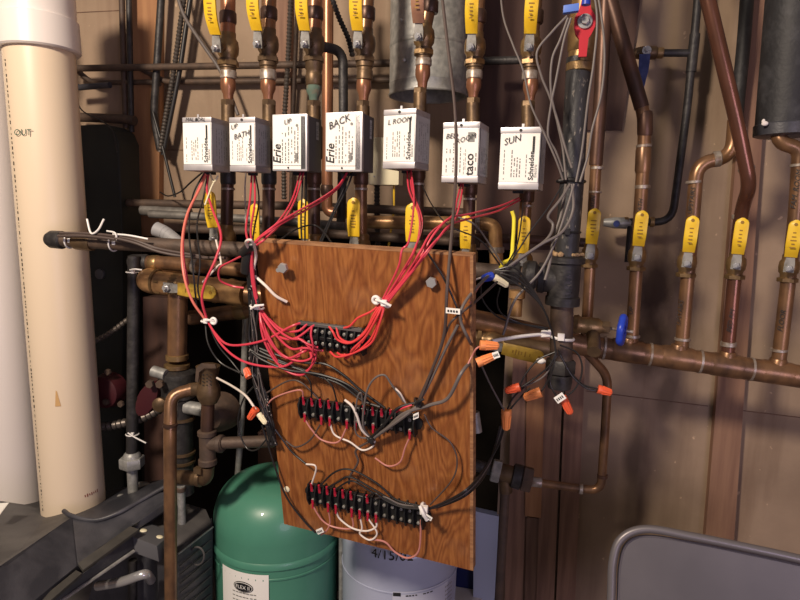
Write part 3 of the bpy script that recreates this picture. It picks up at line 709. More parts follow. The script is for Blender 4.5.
# red-levered valve on top of the stack
c = st(583, 30)
t = thing('ball_valve', 'brass ball valve with red lever at the top of the black iron stack', 'valve', c-V((0, 0, .05)))
MB().lathe(c, (st(579, 62)-st(586, -20)), [(-.075, rs*.9), (-.05, rs), (-.035, rs*1.1), (0, rs*1.2), (.028, rs*1.1), (.03, rs*1.0), (.044, rs*1.0), (.046, rs*1.12), (.056, rs*1.12), (.058, rs*.9)], 22).build('body', M['brass'], t)
q = c+V((0, -rs*1.2-.012, 0)); s = mpp(583, 30, -.4)
mb = MB()
outl = [(-4, 22), (4, 22), (5, 12), (10.5, 4), (10, -5), (7, -12), (4.5, -16), (3.8, -33), (-3.8, -33), (-4.5, -16), (-8, -12), (-10, -5), (-10, 4), (-6, 12)]
mb.prism([q+V((u*s-(.0), 0, v*s)) for u, v in outl], (0, -.006, 0)); lev = mb.build('lever', M['red'], t)
mb = MB(); mb.lathe(q+V((0, -.006, 0)), (0, -1, 0), [(0, 7.5*s), (.003, 7*s), (.0035, 4*s)], 20); mb.build('washer', M['chrome'], lev)
mb = MB(); mb.hexa(q+V((0, -.0115, 0)), (0, -1, 0), .005, 4*s); mb.build('nut', M['chrome'], lev)
MB().tube([q+V((0, .012, 0)), q+V((0, -.005, 0))], 4*s, 12).build('stem', M['brass'], t)
MB().tube([st(586, -4), st(596, -170)], rs*.9, 18).build('pipe_end', M['iron'], t)
# blue plastic clamp and wire tag near the valve
mb = MB(); cc = at(571, 9, -.43); mb.box(cc, V((.010, 0, .001)), V((0, .005, 0)), V((0, 0, .0048))).bevel(.0015, 2); tag(mb.build('wire_connector', mat('pale_blue_plastic', (.10, .20, .62), .4)), 'blue rectangular wire connector left of the red lever', 'connector')
mb = MB(); mb.lathe(at(586, 5, -.435), (0, 0, 1), [(0, .006), (.018, .005), (.02, .003)], 10); tag(mb.build('wire_nut', M['nut_blue']), 'dark blue wire nut at the top above the red lever', 'wire nut')

# ------------------------------------------------------------------ right-hand pipes
YR = -.22
rp = pw(640, 300, YR, 13.5)
def rrow(label, name, l, w, material, rings, Y=YR, rad=.035): return simple_pipe(name, label, 'pipe', l, Y, w, material, rad, rings)
CD, CP = M['copper_dark'], M['copper']
rrow('copper branch left of the brown stained wall, nearest the iron stack', 'copper_branch', [(614, -170), (601, 90), (595, 180), (586, 340)], 12, CP, [(597, 168, -1, 12, 3, 's'), (595, 192, -1, 12, 2, 's')])
rrow('copper branch coming down on a slant then dropping to the second right-hand valve', 'copper_branch', [(560, -170), (610, 0), (645, 118), (644, 150), (640, 215), (631, 352)], 13.5, CP, [(645, 124, 0, 10, 24, CD), (644, 146, 0, 10, 3, 's'), (643, 160, -.5, 10, 26, M['copper']), (642.5, 187, -.5, 10, 4, 's'), (632.5, 336, -1, 12, 3, 's')])
rrow('copper branch with a swan neck bend over to the slanted pipe', 'copper_branch', [(735, 120, -.22), (732, 157, -.22), (697, 163), (693, 215), (681, 355)], 14, M['copper'], [(717, 159, 8, -1, 7, 's'), (694, 182, 0, 8, 3, 's'), (682.5, 339, -1, 12, 3, 's')])
rrow('thick bright copper pipe slanting across the top right then dropping to the manifold', 'copper_branch', [(668, -170, -.30), (708, 0, -.30), (737, 122, -.28), (750, 186, -.265), (743, 205, -.23), (739, 230, -.22), (727, 362, -.22)], 15, M['copper_red'], [(746.5, 169, 2, 10, 4, 's'), (740, 217, -1, 12, 5, 's'), (728.5, 344, -1, 12, 5, 's')], rad=.022)
rrow('copper branch at the right edge with handwriting below the black insulation', 'copper_branch', [(776, 100, -.2), (779, 143, -.22), (800, 148), (796, 215), (778, 368)], 14, M['copper'], [(799, 165, 0, 10, 3, 's'), (779, 350, -1, 12, 3, 's')], rad=.03)
# handwriting on these pipes
def pipe_hand(txt, x0, y0, x1, y1, size=.010, name='pipe_note'):
    pass
# black thin pipe near the wall with a blue-handled valve
t = thing('black_pipe', 'thin black pipe dropping from the top then turning left to the stained wall', 'pipe', at(672, 222, -.07))
MB().tube(fillet(pts_([(710, -170), (697, 10), (687, 110), (672, 222), (612, 222)], -.07), .03), pw(690, 60, -.07, 8), 14).build('tube', M['iron'], t)
MB().tube(pts_([(695, 34), (691, 72)], -.07), pw(690, 60, -.07, 10), 14).build('tee', M['iron'], t)
MB().tube(pts_([(692, 53), (652, 53)], -.07), pw(690, 60, -.07, 7.5), 14).build('stub', M['iron'], t)
mb = MB(); collar(mb, at(660, 53, -.07), (1, 0, 0), .0085, .012); mb.build('coupling', M['brass'], t)
for xx in (626, 652):
    mb = MB(); collar(mb, at(xx, 222, -.07), (1, 0, 0), .0085, .008); mb.build('coupling', M['brass'], t)
c = at(645, 53, -.07)
t = thing('ball_valve', 'small valve with dark blue lever pointing down at the top right', 'valve', c-V((0, 0, .02)))
MB().lathe(c+V((.022, 0, 0)), (-1, 0, 0), [(0, .009), (.004, .012), (.028, .012), (.04, .009)], 16).build('body', M['brass_dark'], t)
MB().lathe(c+V((0, -.008, 0)), (0, -1, 0), [(0, .009), (.012, .008), (.012, .004), (.016, .003)], 12).build('stem', M['chrome'], t)
s = mpp(645, 60, -.09); q = c+V((-.003, -.018, 0))
mb = MB(); mb.prism([q+V((u*s, 0, v*s)) for u, v in ((-5, -4), (5, -4), (5, -12), (4.5, -20), (1.5, -38), (-1.5, -38), (-4.5, -22), (-5, -12))], (0, -.005, 0)); mb.build('lever', M['blue_dark'], t)
# small white stub valve behind second right-hand pipe on that line
c = at(622, 223, -.07); t = thing('stop_valve', 'small grey stop valve on the low horizontal line left of the second right-hand valve', 'valve', c)
MB().lathe(c+V((.016, 0, 0)), (-1, 0, 0), [(0, .008), (.008, .011), (.03, .011), (.05, .007)], 14).build('body', M['galv'], t)
MB().tube([c+V((-.01, -.005, 0)), c+V((-.012, -.018, -.002))], .006, 10).build('cap', M['blue_dark'], t)
MB().tube(pts_([(630, 226), (627, 262)], -.075), .005, 8).build('lever', M['iron'], t)
for lb, l, w in (('copper branch left of the brown stained wall, nearest the iron stack', [(614, -170), (601, 90), (595.8, 165)], 13.6), ('copper branch coming down on a slant then dropping to the second right-hand valve', [(560, -170), (610, 0), (642, 108)], 14.6)):
    par = next(o for o in COL.objects if o.get('label') == lb)
    MB().tube(pts_(l, YR), pw(640, 100, YR, w), 16).build('upper_tube', M['copper_dark'], par)
# valves
rv = [(590, 255, 12, 36, 'nearest the black iron stack'), (637, 257, 13, 36, 'below the slanted dark copper branch'), (687, 263, 13.5, 37, 'below the copper swan neck'), (736, 265, 13.5, 37, 'below the thick bright slanted copper pipe'), (789, 268, 13.5, 38, 'at the right edge of the picture')]
for (x, y, w, gl, ds) in rv:
    s = mpp(x, y, -.28)
    hb = at(x, y-1, YR); ov = CAM-hb; ov.z = 0; ov = ov.normalized()
    ball_valve('brass ball valve with upright yellow handle ' + ds, hb, pw(x, y, YR, w), ZUP+V((.04, 0, 0)), gl*s, 12.5*s, out=ov, stem=.018, bodyscale=.86, grip=M['yellow'])
# manifold behind everything: from the left elbow, behind the board, to the right edge
YM = -.22
mp_ = [(247, 294, -.30), (360, 305, -.28), (472, 319, -.25), (580, 345, -.22), (650, 354.5, -.22), (702, 362, -.22), (960, 400, -.22)]
t = thing('copper_manifold', 'thick copper manifold pipe sloping across below the right-hand valves', 'pipe', at(700, 374, YM))
P = pts_(mp_, YM)
MB().tube(fillet(P, .03), pw(640, 353, YM, 22), 22).build('tube', M['copper'], t)
mdir = at(702, 362, YM)-at(650, 354.5, YM)
for x, y in ((604, 348), (650, 354.5), (700, 361.7), (751, 369.2)):
    mb = MB(); collar(mb, at(x, y, YM), mdir, pw(x, y, YM, 22), .0045, .0014); mb.build('solder_ring', M['solder'], t)
for x, y in ((627, 351), (677, 358), (726, 365.5), (776, 372.5)):
    s = mpp(x, y, YM); mb = MB(); collar(mb, at(x, y, YM), mdir, pw(x, y, YM, 22.5), 30*s, .001)
    mb.lathe(at(x, y, YM), V((.06, 0, 1)), [(0, rp*1.12), (.022, rp*1.12), (.024, rp*1.02)], 16); mb.build('tee', M['copper'], t)
mb = MB(); collar(mb, at(497, 325, -.24), at(497, 325, -.24)-at(480, 321, -.245), pw(497, 325, -.24, 20), .006); collar(mb, at(552, 338, -.225), mdir, pw(552, 338, -.225, 22), .006); mb.build('solder_ring', M['solder'], t)
MB().lathe(at(516, 316, -.25), (0, 0, 1), [(0, .010), (.03, .010), (.032, .014), (.045, .014)], 14).build('stub', M['copper_warm'], t)
# lower pipe with dirty yellow handled valve
t = simple_pipe('copper_pipe', 'short copper pipe below the manifold behind the orange wire nuts', 'pipe', [(440, 334, -.26), (480, 339, -.26), (560, 350, -.24)], -.25, 15, M['brass_dark'], .03, [(487, 340, 6, 1, 22, M['brass_dark'])])
hub = at(492, 341, -.26); s = mpp(520, 350, -.30)
ball_valve('ball valve with dirty yellow handle pointing right below the white zip tie', hub, .010, V((1, 0, -.16)), 42*s, 13.5*s, axis=V((1, 0, -.1)), stem=.02, grip=M['yellow_dirty'], bend=.004)
# boiler drain with blue wheel
c = at(590, 326, -.30)
t = thing('drain_valve', 'brass drain cock with blue handwheel left of the manifold', 'valve', c-V((0, 0, .03)))
k = mpp(590, 326, -.3)
MB().lathe(at(573, 324, -.3), (1, 0, -.06), [(0, 9*k), (4*k, 10*k), (8*k, 8*k), (14*k, 9*k), (24*k, 9*k), (28*k, 6*k), (34*k, 5*k)], 18).build('body', M['brass'], t)
MB().tube(fillet([at(592, 329, -.30), at(594, 342, -.32), at(594, 352, -.345)], .02), 6.5*k, 14).build('outlet', M['brass_dark'], t)
MB().hexa(at(605, 327, -.3), (1, 0, -.06), 9*k, 6.5*k).build('packing_nut', M['brass_dark'], t)
MB().tube([at(608, 328, -.3), at(633, 332, -.3)], 1.6*k, 10).build('stem', M['solder'], t)
mb = MB(); hc = at(622, 330, -.3); ha = V((1, -.25, -.05)).normalized(); A = ha.orthogonal().normalized(); B = ha.cross(A)
n = 24; R0 = 16*k
ringp = []
for i in range(n):
    an = 2*PI*i/n; rr_ = R0*(1+.07*math.cos(6*an)); ringp.append(hc+(A*math.cos(an)+B*math.sin(an))*rr_*.8)
mb.tube(ringp+[ringp[0]], 3.6*k, 10, caps=False)
for i in range(3):
    an = 2*PI*i/3; mb.tube([hc, hc+(A*math.cos(an)+B*math.sin(an))*R0*.8], 2.8*k, 8)
mb.lathe(hc-ha*4*k, ha, [(0, 4*k), (8*k, 4*k)], 12)
mb.build('handwheel', M['blue'], t)
# small copper tube looping to the fitting at the bottom
t = simple_pipe('copper_tube', 'slim copper tube dropping from the manifold and bending left at the bottom', 'pipe', [(586, 352, -.22), (608, 376, -.2), (605, 430, -.2), (601, 491, -.2), (560, 486, -.2), (532, 481.5, -.2)], -.2, 9, M['copper'], .022, [(602.5, 476, 0, 5, 4, M['copper_dark']), (581, 489, 5, .6, 4, 's'), (536, 482, 5, .6, 12, 's')])
c = at(512, 475, -.2); k = mpp(512, 475, -.2)
dx = (at(535, 482, -.2)-at(480, 467, -.2)).normalized()
def fp(u): return c+dx*(u*k)
t = thing('union_fitting', 'tarnished brass tee with large union nuts at the slim copper tube', 'pipe fitting', c-V((0, 0, .03)))
MB().lathe(fp(-14), dx, [(0, 8*k), (4*k, 9*k), (26*k, 9*k)], 16).tube([fp(-7), at(506, 492, -.2)], 6.5*k, 14).build('tee_body', M['brass_dark'], t)
MB().hexa(fp(-16), dx, 9*k, 12*k).build('hex_nut', M['galv'], t)
MB().lathe(fp(0), dx, [(0, 9*k), (1*k, 12*k), (9*k, 12.5*k), (10*k, 10*k)], 22).build('union_ring', M['iron'], t)
MB().hexa(fp(15), dx, 10*k, 13*k).build('hex_nut', M['iron_brown'], t)
MB().tube([fp(-20), fp(-40)], 6*k, 12).build('nipple', M['iron'], t)
simple_pipe('iron_pipe', 'brown pipe dropping to the floor beside the stud pack', 'pipe', [(505.5, 484), (497, 640), (494, 730)], -.2, 9.5, M['iron_brown'])
# insulated pipes at the top right
rI = pw(790, 60, -.2, 52)
t = thing('insulated_pipe', 'thick black foam insulated pipe hanging at the top right corner', 'insulated pipe', at(781, 138, -.2))
MB().tube([at(810, -170, -.2), at(783, 136, -.2)], rI, 28).build('foam_sleeve', M['foam'], t)
mb = MB(); mb.lathe(at(784, 124, -.2), at(783, 136, -.2)-at(800, -60, -.2), [(0, rI*1.005), (.002, rI*1.05), (.018, rI*1.04), (.02, rI*.9)], 28); mb.build('end_band', M['plastic_black'], t)
mb = MB(); mb.sphere(at(765, 123.5, -.232), .0042, 8, (1.2, .6, .9)); mb.sphere(at(763.5, 121.5, -.232), .0034, 8, (.8, .6, 1.2)); mb.build('torn_foil', M['pvc_white'], t)
simple_pipe('insulated_pipe', 'slim black insulated pipe beside the right-hand wooden stud', 'insulated pipe', [(759, -170), (744, 40), (735, 130), (732, 152)], -.045, 13.5, M['foam'])
# handwriting on the pipes
def note(txt, x, y, Y, w, xd, size, label):
    p = at(x, y, Y); r = pw(x, y, Y, w)
    mb = MB(); xd = V(xd).normalized(); yd = (V((0, -1, 0))).cross(xd)
    return mb, p, r, xd, yd
def pipe_writing(parent_lbl, txt, x, y, Y, w, down=True, size=.011):
    par = next(o for o in COL.objects if o.get('label') == parent_lbl)
    p = at(x, y, Y); n = (CAM-p); n.z = 0; n.normalize(); r = pw(x, y, Y, w)
    xd = V((.05, 0, 1)).normalized(); yd = n.cross(xd).normalized()
    if yd.dot(rt) > 0: yd = -yd
    MB().text(txt, p+n*(r+.001), xd, yd, size, .3).build('handwriting', M['ink'], par, flat=True)
pipe_writing('copper branch with a swan neck bend over to the slanted pipe', 'UPSTAIRS', 691.5, 201, YR, 14, size=.010)
pipe_writing('copper branch with a swan neck bend over to the slanted pipe', 'UPSTAIRS', 680, 312, YR, 14, size=.010)
pipe_writing('copper branch at the right edge with handwriting below the black insulation', 'FAM. ROOM', 796, 190, YR, 14)
pipe_writing('copper branch at the right edge with handwriting below the black insulation', 'FLOOR', 782, 320, YR, 14)
pipe_writing('thick bright copper pipe slanting across the top right then dropping to the manifold', 'BED RM', 731, 320, YR, 15)
pipe_writing('copper branch coming down on a slant then dropping to the second right-hand valve', 'BATH', 640, 207, YR, 13.5, size=.010)
pipe_writing('copper branch coming down on a slant then dropping to the second right-hand valve', 'UP', 631, 310, YR, 13.5)
pipe_writing('copper branch left of the brown stained wall, nearest the iron stack', 'SUN', 593, 202, YR, 12, size=.010)

# ------------------------------------------------------------------ copper and iron fittings at the lower left
YL = -.28
t = thing('copper_header', 'thick golden brown copper header left of the plywood board with elbow at its end', 'pipe', at(140, 300, YL))
rh = pw(200, 290, YL, 24)
MB().tube(fillet([at(141, 280.8, YL)+V((0, .12, 0)), at(141, 280.8, YL), at(200, 288, YL), at(247, 294, -.30)], .04), rh, 20).build('tube', M['copper_warm'], t)
hd = at(247, 294, YL)-at(142, 281, YL)
for x, y, h in ((157, 282, .006), (216, 290, .005), (232, 292, .012)):
    mb = MB(); collar(mb, at(x, y, YL), hd, rh*1.03, h, .0016); mb.build('solder_ring', M['brass'], t)
s = mpp(170, 290, YL)
ball_valve('large ball valve with yellow handle pointing right on the golden copper header', at(178, 285.5, YL), rh*.9, V((1, 0, -.03)), 42*s, 13*s, axis=hd, stem=.012, bodyscale=.72, grip=M['yellow_dirty'], bend=.006)
simple_pipe('copper_pipe', 'upper copper pipe with black coupling under the black iron main', 'pipe', [(134, 262), (165, 263), (250, 271)], -.24, 14, M['copper'], .03, [(140, 262, 5, 0, 20, M['iron']), (155, 263, 5, 0, 9, M['brass']), (196, 266, 5, .5, 6, M['solder'])])
simple_pipe('copper_pipe', 'shaded copper pipe below the golden header ending at the board edge', 'pipe', [(190, 318), (225, 313), (262, 309)], -.2, 15, M['copper'], .03, [(241, 311, 5, -.6, 12, M['brass'])])
t = thing('copper_riser', 'copper pipe rising from the circulator flange to the golden header', 'pipe', at(177, 372, YL))
MB().tube([at(178, 288, YL), at(177, 360, YL)], pw(177, 330, YL, 19), 20).build('tube', M['copper'], t)
mb = MB(); collar(mb, at(177, 357, YL), ZUP, pw(177, 357, YL, 20), .012, .002); collar(mb, at(177, 366, YL), ZUP, pw(177, 366, YL, 23), .010, .002); mb.build('union', M['brass'], t)
# circulator pump below
t = thing('circulator_pump', 'dark circulator pump flange with red painted side below the copper riser', 'pump', at(178, 470, YL))
MB().lathe(at(178, 369, YL), -ZUP, [(0, .026), (.006, .036), (.018, .038), (.055, .034), (.06, .028)], 20).build('flange', M['iron'], t)
MB().lathe(at(180, 398, YL), -ZUP, [(0, .03), (.02, .024), (.20, .022)], 18).build('body', M['iron'], t)
for yy in (418, 452, 461):
    mb = MB(); collar(mb, at(182, yy, YL), ZUP, .0245, .006, .002); mb.build('ring', M['brass_dark'], t)
cc = at(152, 397, YL-.02); fx = V((.55, -.1, .8)).normalized(); fy = V((.1, -1, 0)).normalized()
fx2 = V((.50, 0, .866)).normalized(); sd = V((.866, 0, -.50))
n_ = fx2.cross(sd); el = [cc+fx2*(.040*math.cos(2*PI*q_/18))+sd*(.019*math.sin(2*PI*q_/18)) for q_ in range(18)]
MB().prism(el, V((0, -.018, 0))).bevel(.004, 2).build('red_flange', M['dark_red'], t)
mb = MB(); mb.lathe(at(161, 404, YL-.05), (.2, -1, 0), [(0, .014), (.008, .014), (.012, .008)], 16); mb.build('boss', M['brass_dark'], t)
mb = MB(); mb.hexa(at(160, 384, YL-.05), (.2, -1, 0), .01, .008); mb.hexa(at(150, 384, YL-.05), (.2, -1, 0), .01, .008); mb.build('bolt', M['iron_brown'], t)
mb = MB(); mb.tube([at(153, 371, YL-.03), at(166, 375, YL-.03)], .011, 14); mb.build('cap', M['galv'], t)
mb = MB(); mb.lathe(at(216, 415, YL+.02), (0, -1, 0), [(-.03, .04), (0, .036), (.02, .022)], 20); mb.build('volute', M['iron_brown'], t)
mb = MB(); mb.tube([at(186, 407, YL-.01), at(204, 410, YL-.01)], .013, 14); mb.build('port', M['galv'], t)
t = thing('circulator_pump', 'dark red pump body deep in the shade beside the cream pipe', 'pump', at(114, 420, -.22))
MB().lathe(at(114, 388, -.21), (0, -1, 0), [(0, .036), (.02, .038), (.035, .034), (.04, .02)], 24).build('pump_body', M['dark_red'], t)
for bx_, by_ in ((108, 372), (121, 404), (106, 402)):
    mb = MB(); mb.hexa(at(bx_, by_, -.252), (0, -1, 0), .008, .007); mb.build('bolt', M['iron_brown'], t)
# relief valve and its drop
YV = -.36
t = thing('relief_valve', 'tarnished brass relief valve with tee below, left of the green tank', 'valve', at(207, 480, YV))
k = mpp(207, 400, YV)
mb = MB(); mb.lathe(at(208, 364, YV), -ZUP, [(0, 7*k), (2*k, 12*k), (9*k, 10*k), (18*k, 9*k), (24*k, 11.5*k), (33*k, 11.5*k), (40*k, 8*k)], 18)
mb.tube([at(206, 388, YV), at(190, 390, YV)], 7*k, 14)
body = mb.build('body', M['brass_dark'], t)
mb = MB(); mb.prism([at(196, 381, YV-.02), at(197, 368, YV-.022), at(202, 363, YV-.022), at(216, 364, YV-.022), at(217, 368, YV-.022), at(205, 368, YV-.022), at(200, 372, YV-.022), at(199, 382, YV-.02)], (0, -.003, 0)); mb.build('lift_lever', M['iron_brown'], t)
mb = MB(); random.seed(4)
for r_ in range(3):
    for q_ in range(4): mb.box(at(209+r_*4, 372+q_*3.4, YV)-V((0, 10*k+.0015, 0)), V((.0016, 0, 0)), V((0, .0004, 0)), V((0, 0, .0008)))
mb.build('stamped_plate', M['ink'], body)
MB().tube([at(208, 402, YV), at(207, 436, YV)], 6.5*k, 14).build('nipple', M['copper_dark'], t)
mb = MB(); mb.lathe(at(207, 430, YV), -ZUP, [(0, 8*k), (1*k, 9.5*k), (5*k, 9.5*k), (6*k, 8*k), (30*k, 8*k), (31*k, 9.3*k), (36*k, 9.3*k), (37*k, 7*k)], 18)
mb.tube([at(209, 444, YV), at(224, 443, YV)], 7.5*k, 14); mb.lathe(at(218, 443.5, YV), (1, 0, .02), [(0, 7.6*k), (1*k, 9*k), (5*k, 9*k), (6*k, 7.6*k)], 16)
mb.build('tee', M['iron_brown'], t)
MB().tube([at(222, 443, YV), at(275, 441, -.33)], 6*k, 14).build('branch_pipe', M['iron_brown'], t)
MB().tube(fillet([at(207, 466, YV), at(206, 479, YV), at(178, 477, YV+.02)], .025), 7.5*k, 16).build('elbow', M['brass_dark'], t)
mb = MB(); collar(mb, at(200, 478, YV), (1, 0, 0), 7.8*k, 5*k, .002); mb.box(at(203, 467, YV)-V((0, 8*k, 0)), V((4*k, 0, 0)), V((0, 3*k, 0)), V((0, 0, 3*k))); mb.build('fitting_rim', M['brass_dark'], t)
simple_pipe('copper_pipe', 'reddish copper discharge pipe bending from the relief valve straight down', 'pipe', [(194, 389, -.36), (171, 395, -.38), (170, 430, -.40), (171, 640, -.40)], -.4, 12.5, M['copper'], .03, [(170, 425, 0, 6, 3, CD)])
simple_pipe('galvanised_pipe', 'short grey pipe end behind the reddish discharge pipe on the boiler block', 'pipe', [(181, 486), (182, 530)], -.3, 8, M['galv'], .03, [(181, 489, 0, 6, 5, M['iron_brown'])])
# black gas pipe with union at the left
t = thing('iron_pipe', 'black vertical gas pipe with union nut between the cream pipe and the pump', 'pipe', at(133, 505, -.26))
MB().tube([at(134, 256, -.26), at(132, 455, -.26)], pw(133, 350, -.26, 11.5), 16).build('tube', M['iron'], t)
k = mpp(132, 460, -.26)
MB().hexa(at(132, 462, -.26), ZUP, 11*k, 12*k).lathe(at(132, 452, -.26), -ZUP, [(0, 6*k), (2*k, 8*k), (5*k, 8.5*k)], 14).build('union_nut', M['galv'], t)
MB().tube([at(132, 466, -.26), at(134, 508, -.26)], 5.2*k, 14).build('lower_tube', M['galv'], t)
flex('flexible_conduit', 'ribbed steel conduit crossing behind the black gas pipe', [(92, 427), (115, 425), (145, 417), (168, 404)], -.24, 9.5, M['flex'], 6)
flex('flexible_conduit', 'upper ribbed conduit in the dark beside the cream pipe', [(92, 343), (110, 333), (130, 318)], -.22, 6, M['flex'], 5)
simple_pipe('pvc_conduit', 'slim pale grey conduit standing in the dark left of the board', 'conduit', [(246, 312), (243, 400), (236, 500)], -.12, 6.5, M['galv'])
t = thing('wrapped_hose', 'grey cloth wrapped hose end lying on the black iron main', 'hose', at(165, 245, -.33))
P = spline(pts_([(156, 229), (167, 234), (184, 247)], -.345), 8)
MB().tube(P, [pw(160, 240, -.32, 14)*(1.05-.25*i/len(P)) for i in range(len(P))], 14).build('hose', M['grey_tape'], t)
mb = MB()
for i in range(6, 15, 2): collar(mb, P[i], P[i+1]-P[i], pw(160, 240, -.32, 13)*(1.08-.02*i), .003, .0012)
mb.build('wrap_ridge', M['grey_tape'], t)
# dark wood post and bracing in the shade
slat('trim_16', (143, 297), (168, 298), (166, 640), (146, 640), -.10, .04, M['plank_and_shade'])
slat('trim_17', (258, 432), (278, 432), (276, 520), (258, 520), -.02, .03, M['stud_brown'])

# ------------------------------------------------------------------ black boiler unit at the bottom left
t = thing('boiler_unit', 'black plastic covered boiler unit at the lower left, around the cream flue pipes', 'boiler', at(80, 640, -.45))
def fan(name, l, ext, material, bv=.003, parent=None):
    P = [at(x, y, Y) for x, y, Y in l]
    mb = MB(); mb.prism(P, ext)
    if bv: mb.bevel(bv, 2)
    return mb.build(name, material, parent or t)
DOWN = V((0, 0, -.02))
topc = fan('top_cover', [(-60, 470, -.20), (47, 498, -.22), (72, 517, -.40), (0, 566, -.62), (-120, 640, -.75)], (0, 0, -.02), M['plastic_grey'], .002)
fan('side_cover', [(72, 517, -.40), (95, 521, -.395), (118, 514, -.375), (140, 502, -.34), (166, 487, -.30), (166, 504, -.31), (135, 524, -.385), (100, 547, -.44), (77, 566, -.50)], (.0, .04, -.02), M['plastic_black'], .001)
fan('side_cover', [(71.5, 517, -.402), (76.5, 566, -.502), (20, 612, -.62), (-30, 640, -.68), (-120, 640, -.75), (0, 566, -.62)], (.0, .04, -.02), M['plastic_black'], .001)
mb = MB()
ringc = spline([at(64, 511, -.385), at(72, 516, -.40), at(95, 520, -.397), at(118, 513, -.377), at(140, 501, -.342), at(168, 485, -.30)], 6)
mb.tube(ringc, .0045, 10); mb.build('collar_rim', M['plastic_black'], t)
fan('shelf', [(60, 500, -.20), (168, 478, -.20), (170, 500, -.33), (135, 524, -.38), (100, 524, -.38), (72, 518, -.38)], (0, 0, -.015), M['plastic_black'], .002)
fan('trim_rail', [(78, 563, -.50), (130, 526, -.40), (139, 529, -.40), (83, 570, -.505)], (0, 0, -.006), M['rail'], .001)
fan('trim_rail', [(20, 615, -.61), (76, 570, -.515), (82, 573, -.515), (30, 618, -.61)], (0, 0, -.006), M['rail'], .001)
fan('lower_panel', [(30, 612, -.60), (84, 573, -.51), (132, 535, -.40), (134, 551, -.41), (60, 604, -.54), (50, 612, -.56)], (.0, .03, 0), M['plastic_black'], .001)
mb = MB(); mb.tube([at(48, 610, -.565), at(134, 551, -.415)], .0032, 8); mb.build('edge_strip', M['galv'], t)
fan('end_cap', [(131, 536, -.40), (157, 546, -.40), (159, 562, -.40), (134, 553, -.41)], (0, .05, 0), M['case_dark'], .002)
fan('inner_block', [(100, 560, -.34), (165, 545, -.34), (166, 660, -.34), (70, 660, -.34)], (0, .1, 0), M['plastic_black'], .003)
# right-hand block of the unit with wire grille
fan('block_cover', [(133, 521, -.36), (164, 503, -.26), (180, 501, -.23), (206, 509, -.24), (213, 525, -.28), (178, 552, -.38), (163, 547, -.38)], (0, 0, -.03), M['plastic_grey'], .004)
fan('block_side', [(178, 553, -.385), (213, 526, -.285), (212, 680, -.285), (177, 680, -.385)], (-.02, .03, 0), M['plastic_black'], .002)
fan('block_front', [(135, 523, -.365), (164, 549, -.385), (177, 554, -.388), (177, 680, -.388), (160, 680, -.37), (158, 562, -.37)], (0, .03, 0), M['plastic_black'], .002)
mb = MB(); mb.tube([at(178, 554, -.388), at(213, 527, -.288)], .0018, 8); mb.build('edge_strip', M['galv'], t)
mb = MB()
for i in range(9):
    y = 566+i*9; mb.tube([at(180, y, -.388), at(211, y-26, -.292)], .0016, 6)
mb.build('grille', M['plastic_grey'], t)
mb = MB(); P = [at(197+9*math.cos(a_)*.8, 556+9*math.sin(a_), -.348) for a_ in [2*PI*i/20 for i in range(21)]]; mb.tube(P, .0018, 6); mb.build('emblem_ring', M['plastic_grey'], t)
mb = MB(); mb.sphere(at(143, 530.5, -.375), .006, 10, (1.4, 1, .4)); mb.sphere(at(159, 537, -.375), .006, 10, (1.4, 1, .4)); mb.build('corroded_screw', M['cream'], t)
mb = MB(); mb.sphere(at(158, 495, -.24), .014, 12, (1.5, 1, .6)); mb.sphere(at(121, 500, -.27), .012, 12, (1, 1, 1.1)); mb.sphere(at(143, 488, -.22), .018, 12, (1.6, 1, .7)); mb.build('pipe_boot', M['galv'], t)
mb = MB(); mb.tube(fillet([at(98, 586, -.42), at(122, 582, -.44), at(146, 573, -.44), at(151, 580, -.40)], .02), .0085, 14); mb.build('handle_tube', M['chrome'], t)
mb = MB(); mb.tube([at(133, 560, -.36), at(133, 660, -.36)], .008, 10); mb.build('leg', M['iron'], t)
mb = MB(); mb.prism([at(-4, 504, -.42), at(9, 503, -.42), at(0, 515, -.45), at(-6, 517, -.45)], (0, 0, .001)); tag(mb.build('paper_scrap', M['paper']), 'scrap of white paper on the black boiler cover at the left edge', 'paper')

# ------------------------------------------------------------------ tanks
def tank(label, cx, ytop, w, Y, zbot, material, dome, seams):
    c = at(cx, ytop, Y); r = pw(cx, ytop+60, Y, w)
    t = thing('expansion_tank', label, 'tank', V((c.x, Y, zbot)))
    zt = c.z
    prof = [(zbot+.03, r*.96)]
    prof += [(zt-dome-.002, r)]
    for i in range(13):
        a = PI/2*i/12; prof.append((zt-dome+dome*math.sin(a)**1.0, r*(math.cos(a)**.5 if i < 12 else .02)))
    mb = MB(); mb.lathe(V((c.x, Y, 0)), ZUP, prof, 56); bd = mb.build('shell', material, t)
    for (dz, h, lip) in seams:
        mb = MB(); mb.lathe(V((c.x, Y, zt-dz)), ZUP, [(-h, r), (-h*.8, r*1.0+lip), (0, r+lip), (h*.3, r)], 56, caps=False); mb.build('seam_band', material, t)
    mb = MB(); mb.lathe(V((c.x, Y, 0)), ZUP, [(zbot, r*.8), (zbot+.04, r*.8)], 40); mb.build('base_ring', M['iron'], t)
    return t, c, r, zt
YT = -.19
t, c, r, zt = tank('green enamelled expansion tank with white label below the plywood board', 277, 474, 122, YT, .12, M['green'], .088, [(.128, .012, .0026), (.156, .004, .0012)])
def tankpt(c, r, Y, px, py):   # where the line of sight meets the tank wall
    d = ray(px, py); o = CAM-V((c.x, Y, 0)); A = d.x**2+d.y**2; Bq = 2*(o.x*d.x+o.y*d.y); Cq = o.x**2+o.y**2-r*r
    k = (-Bq-math.sqrt(max(0, Bq*Bq-4*A*Cq)))/(2*A); p = CAM+d*k; n = V((p.x-c.x, p.y-Y, 0)).normalized(); return p, n
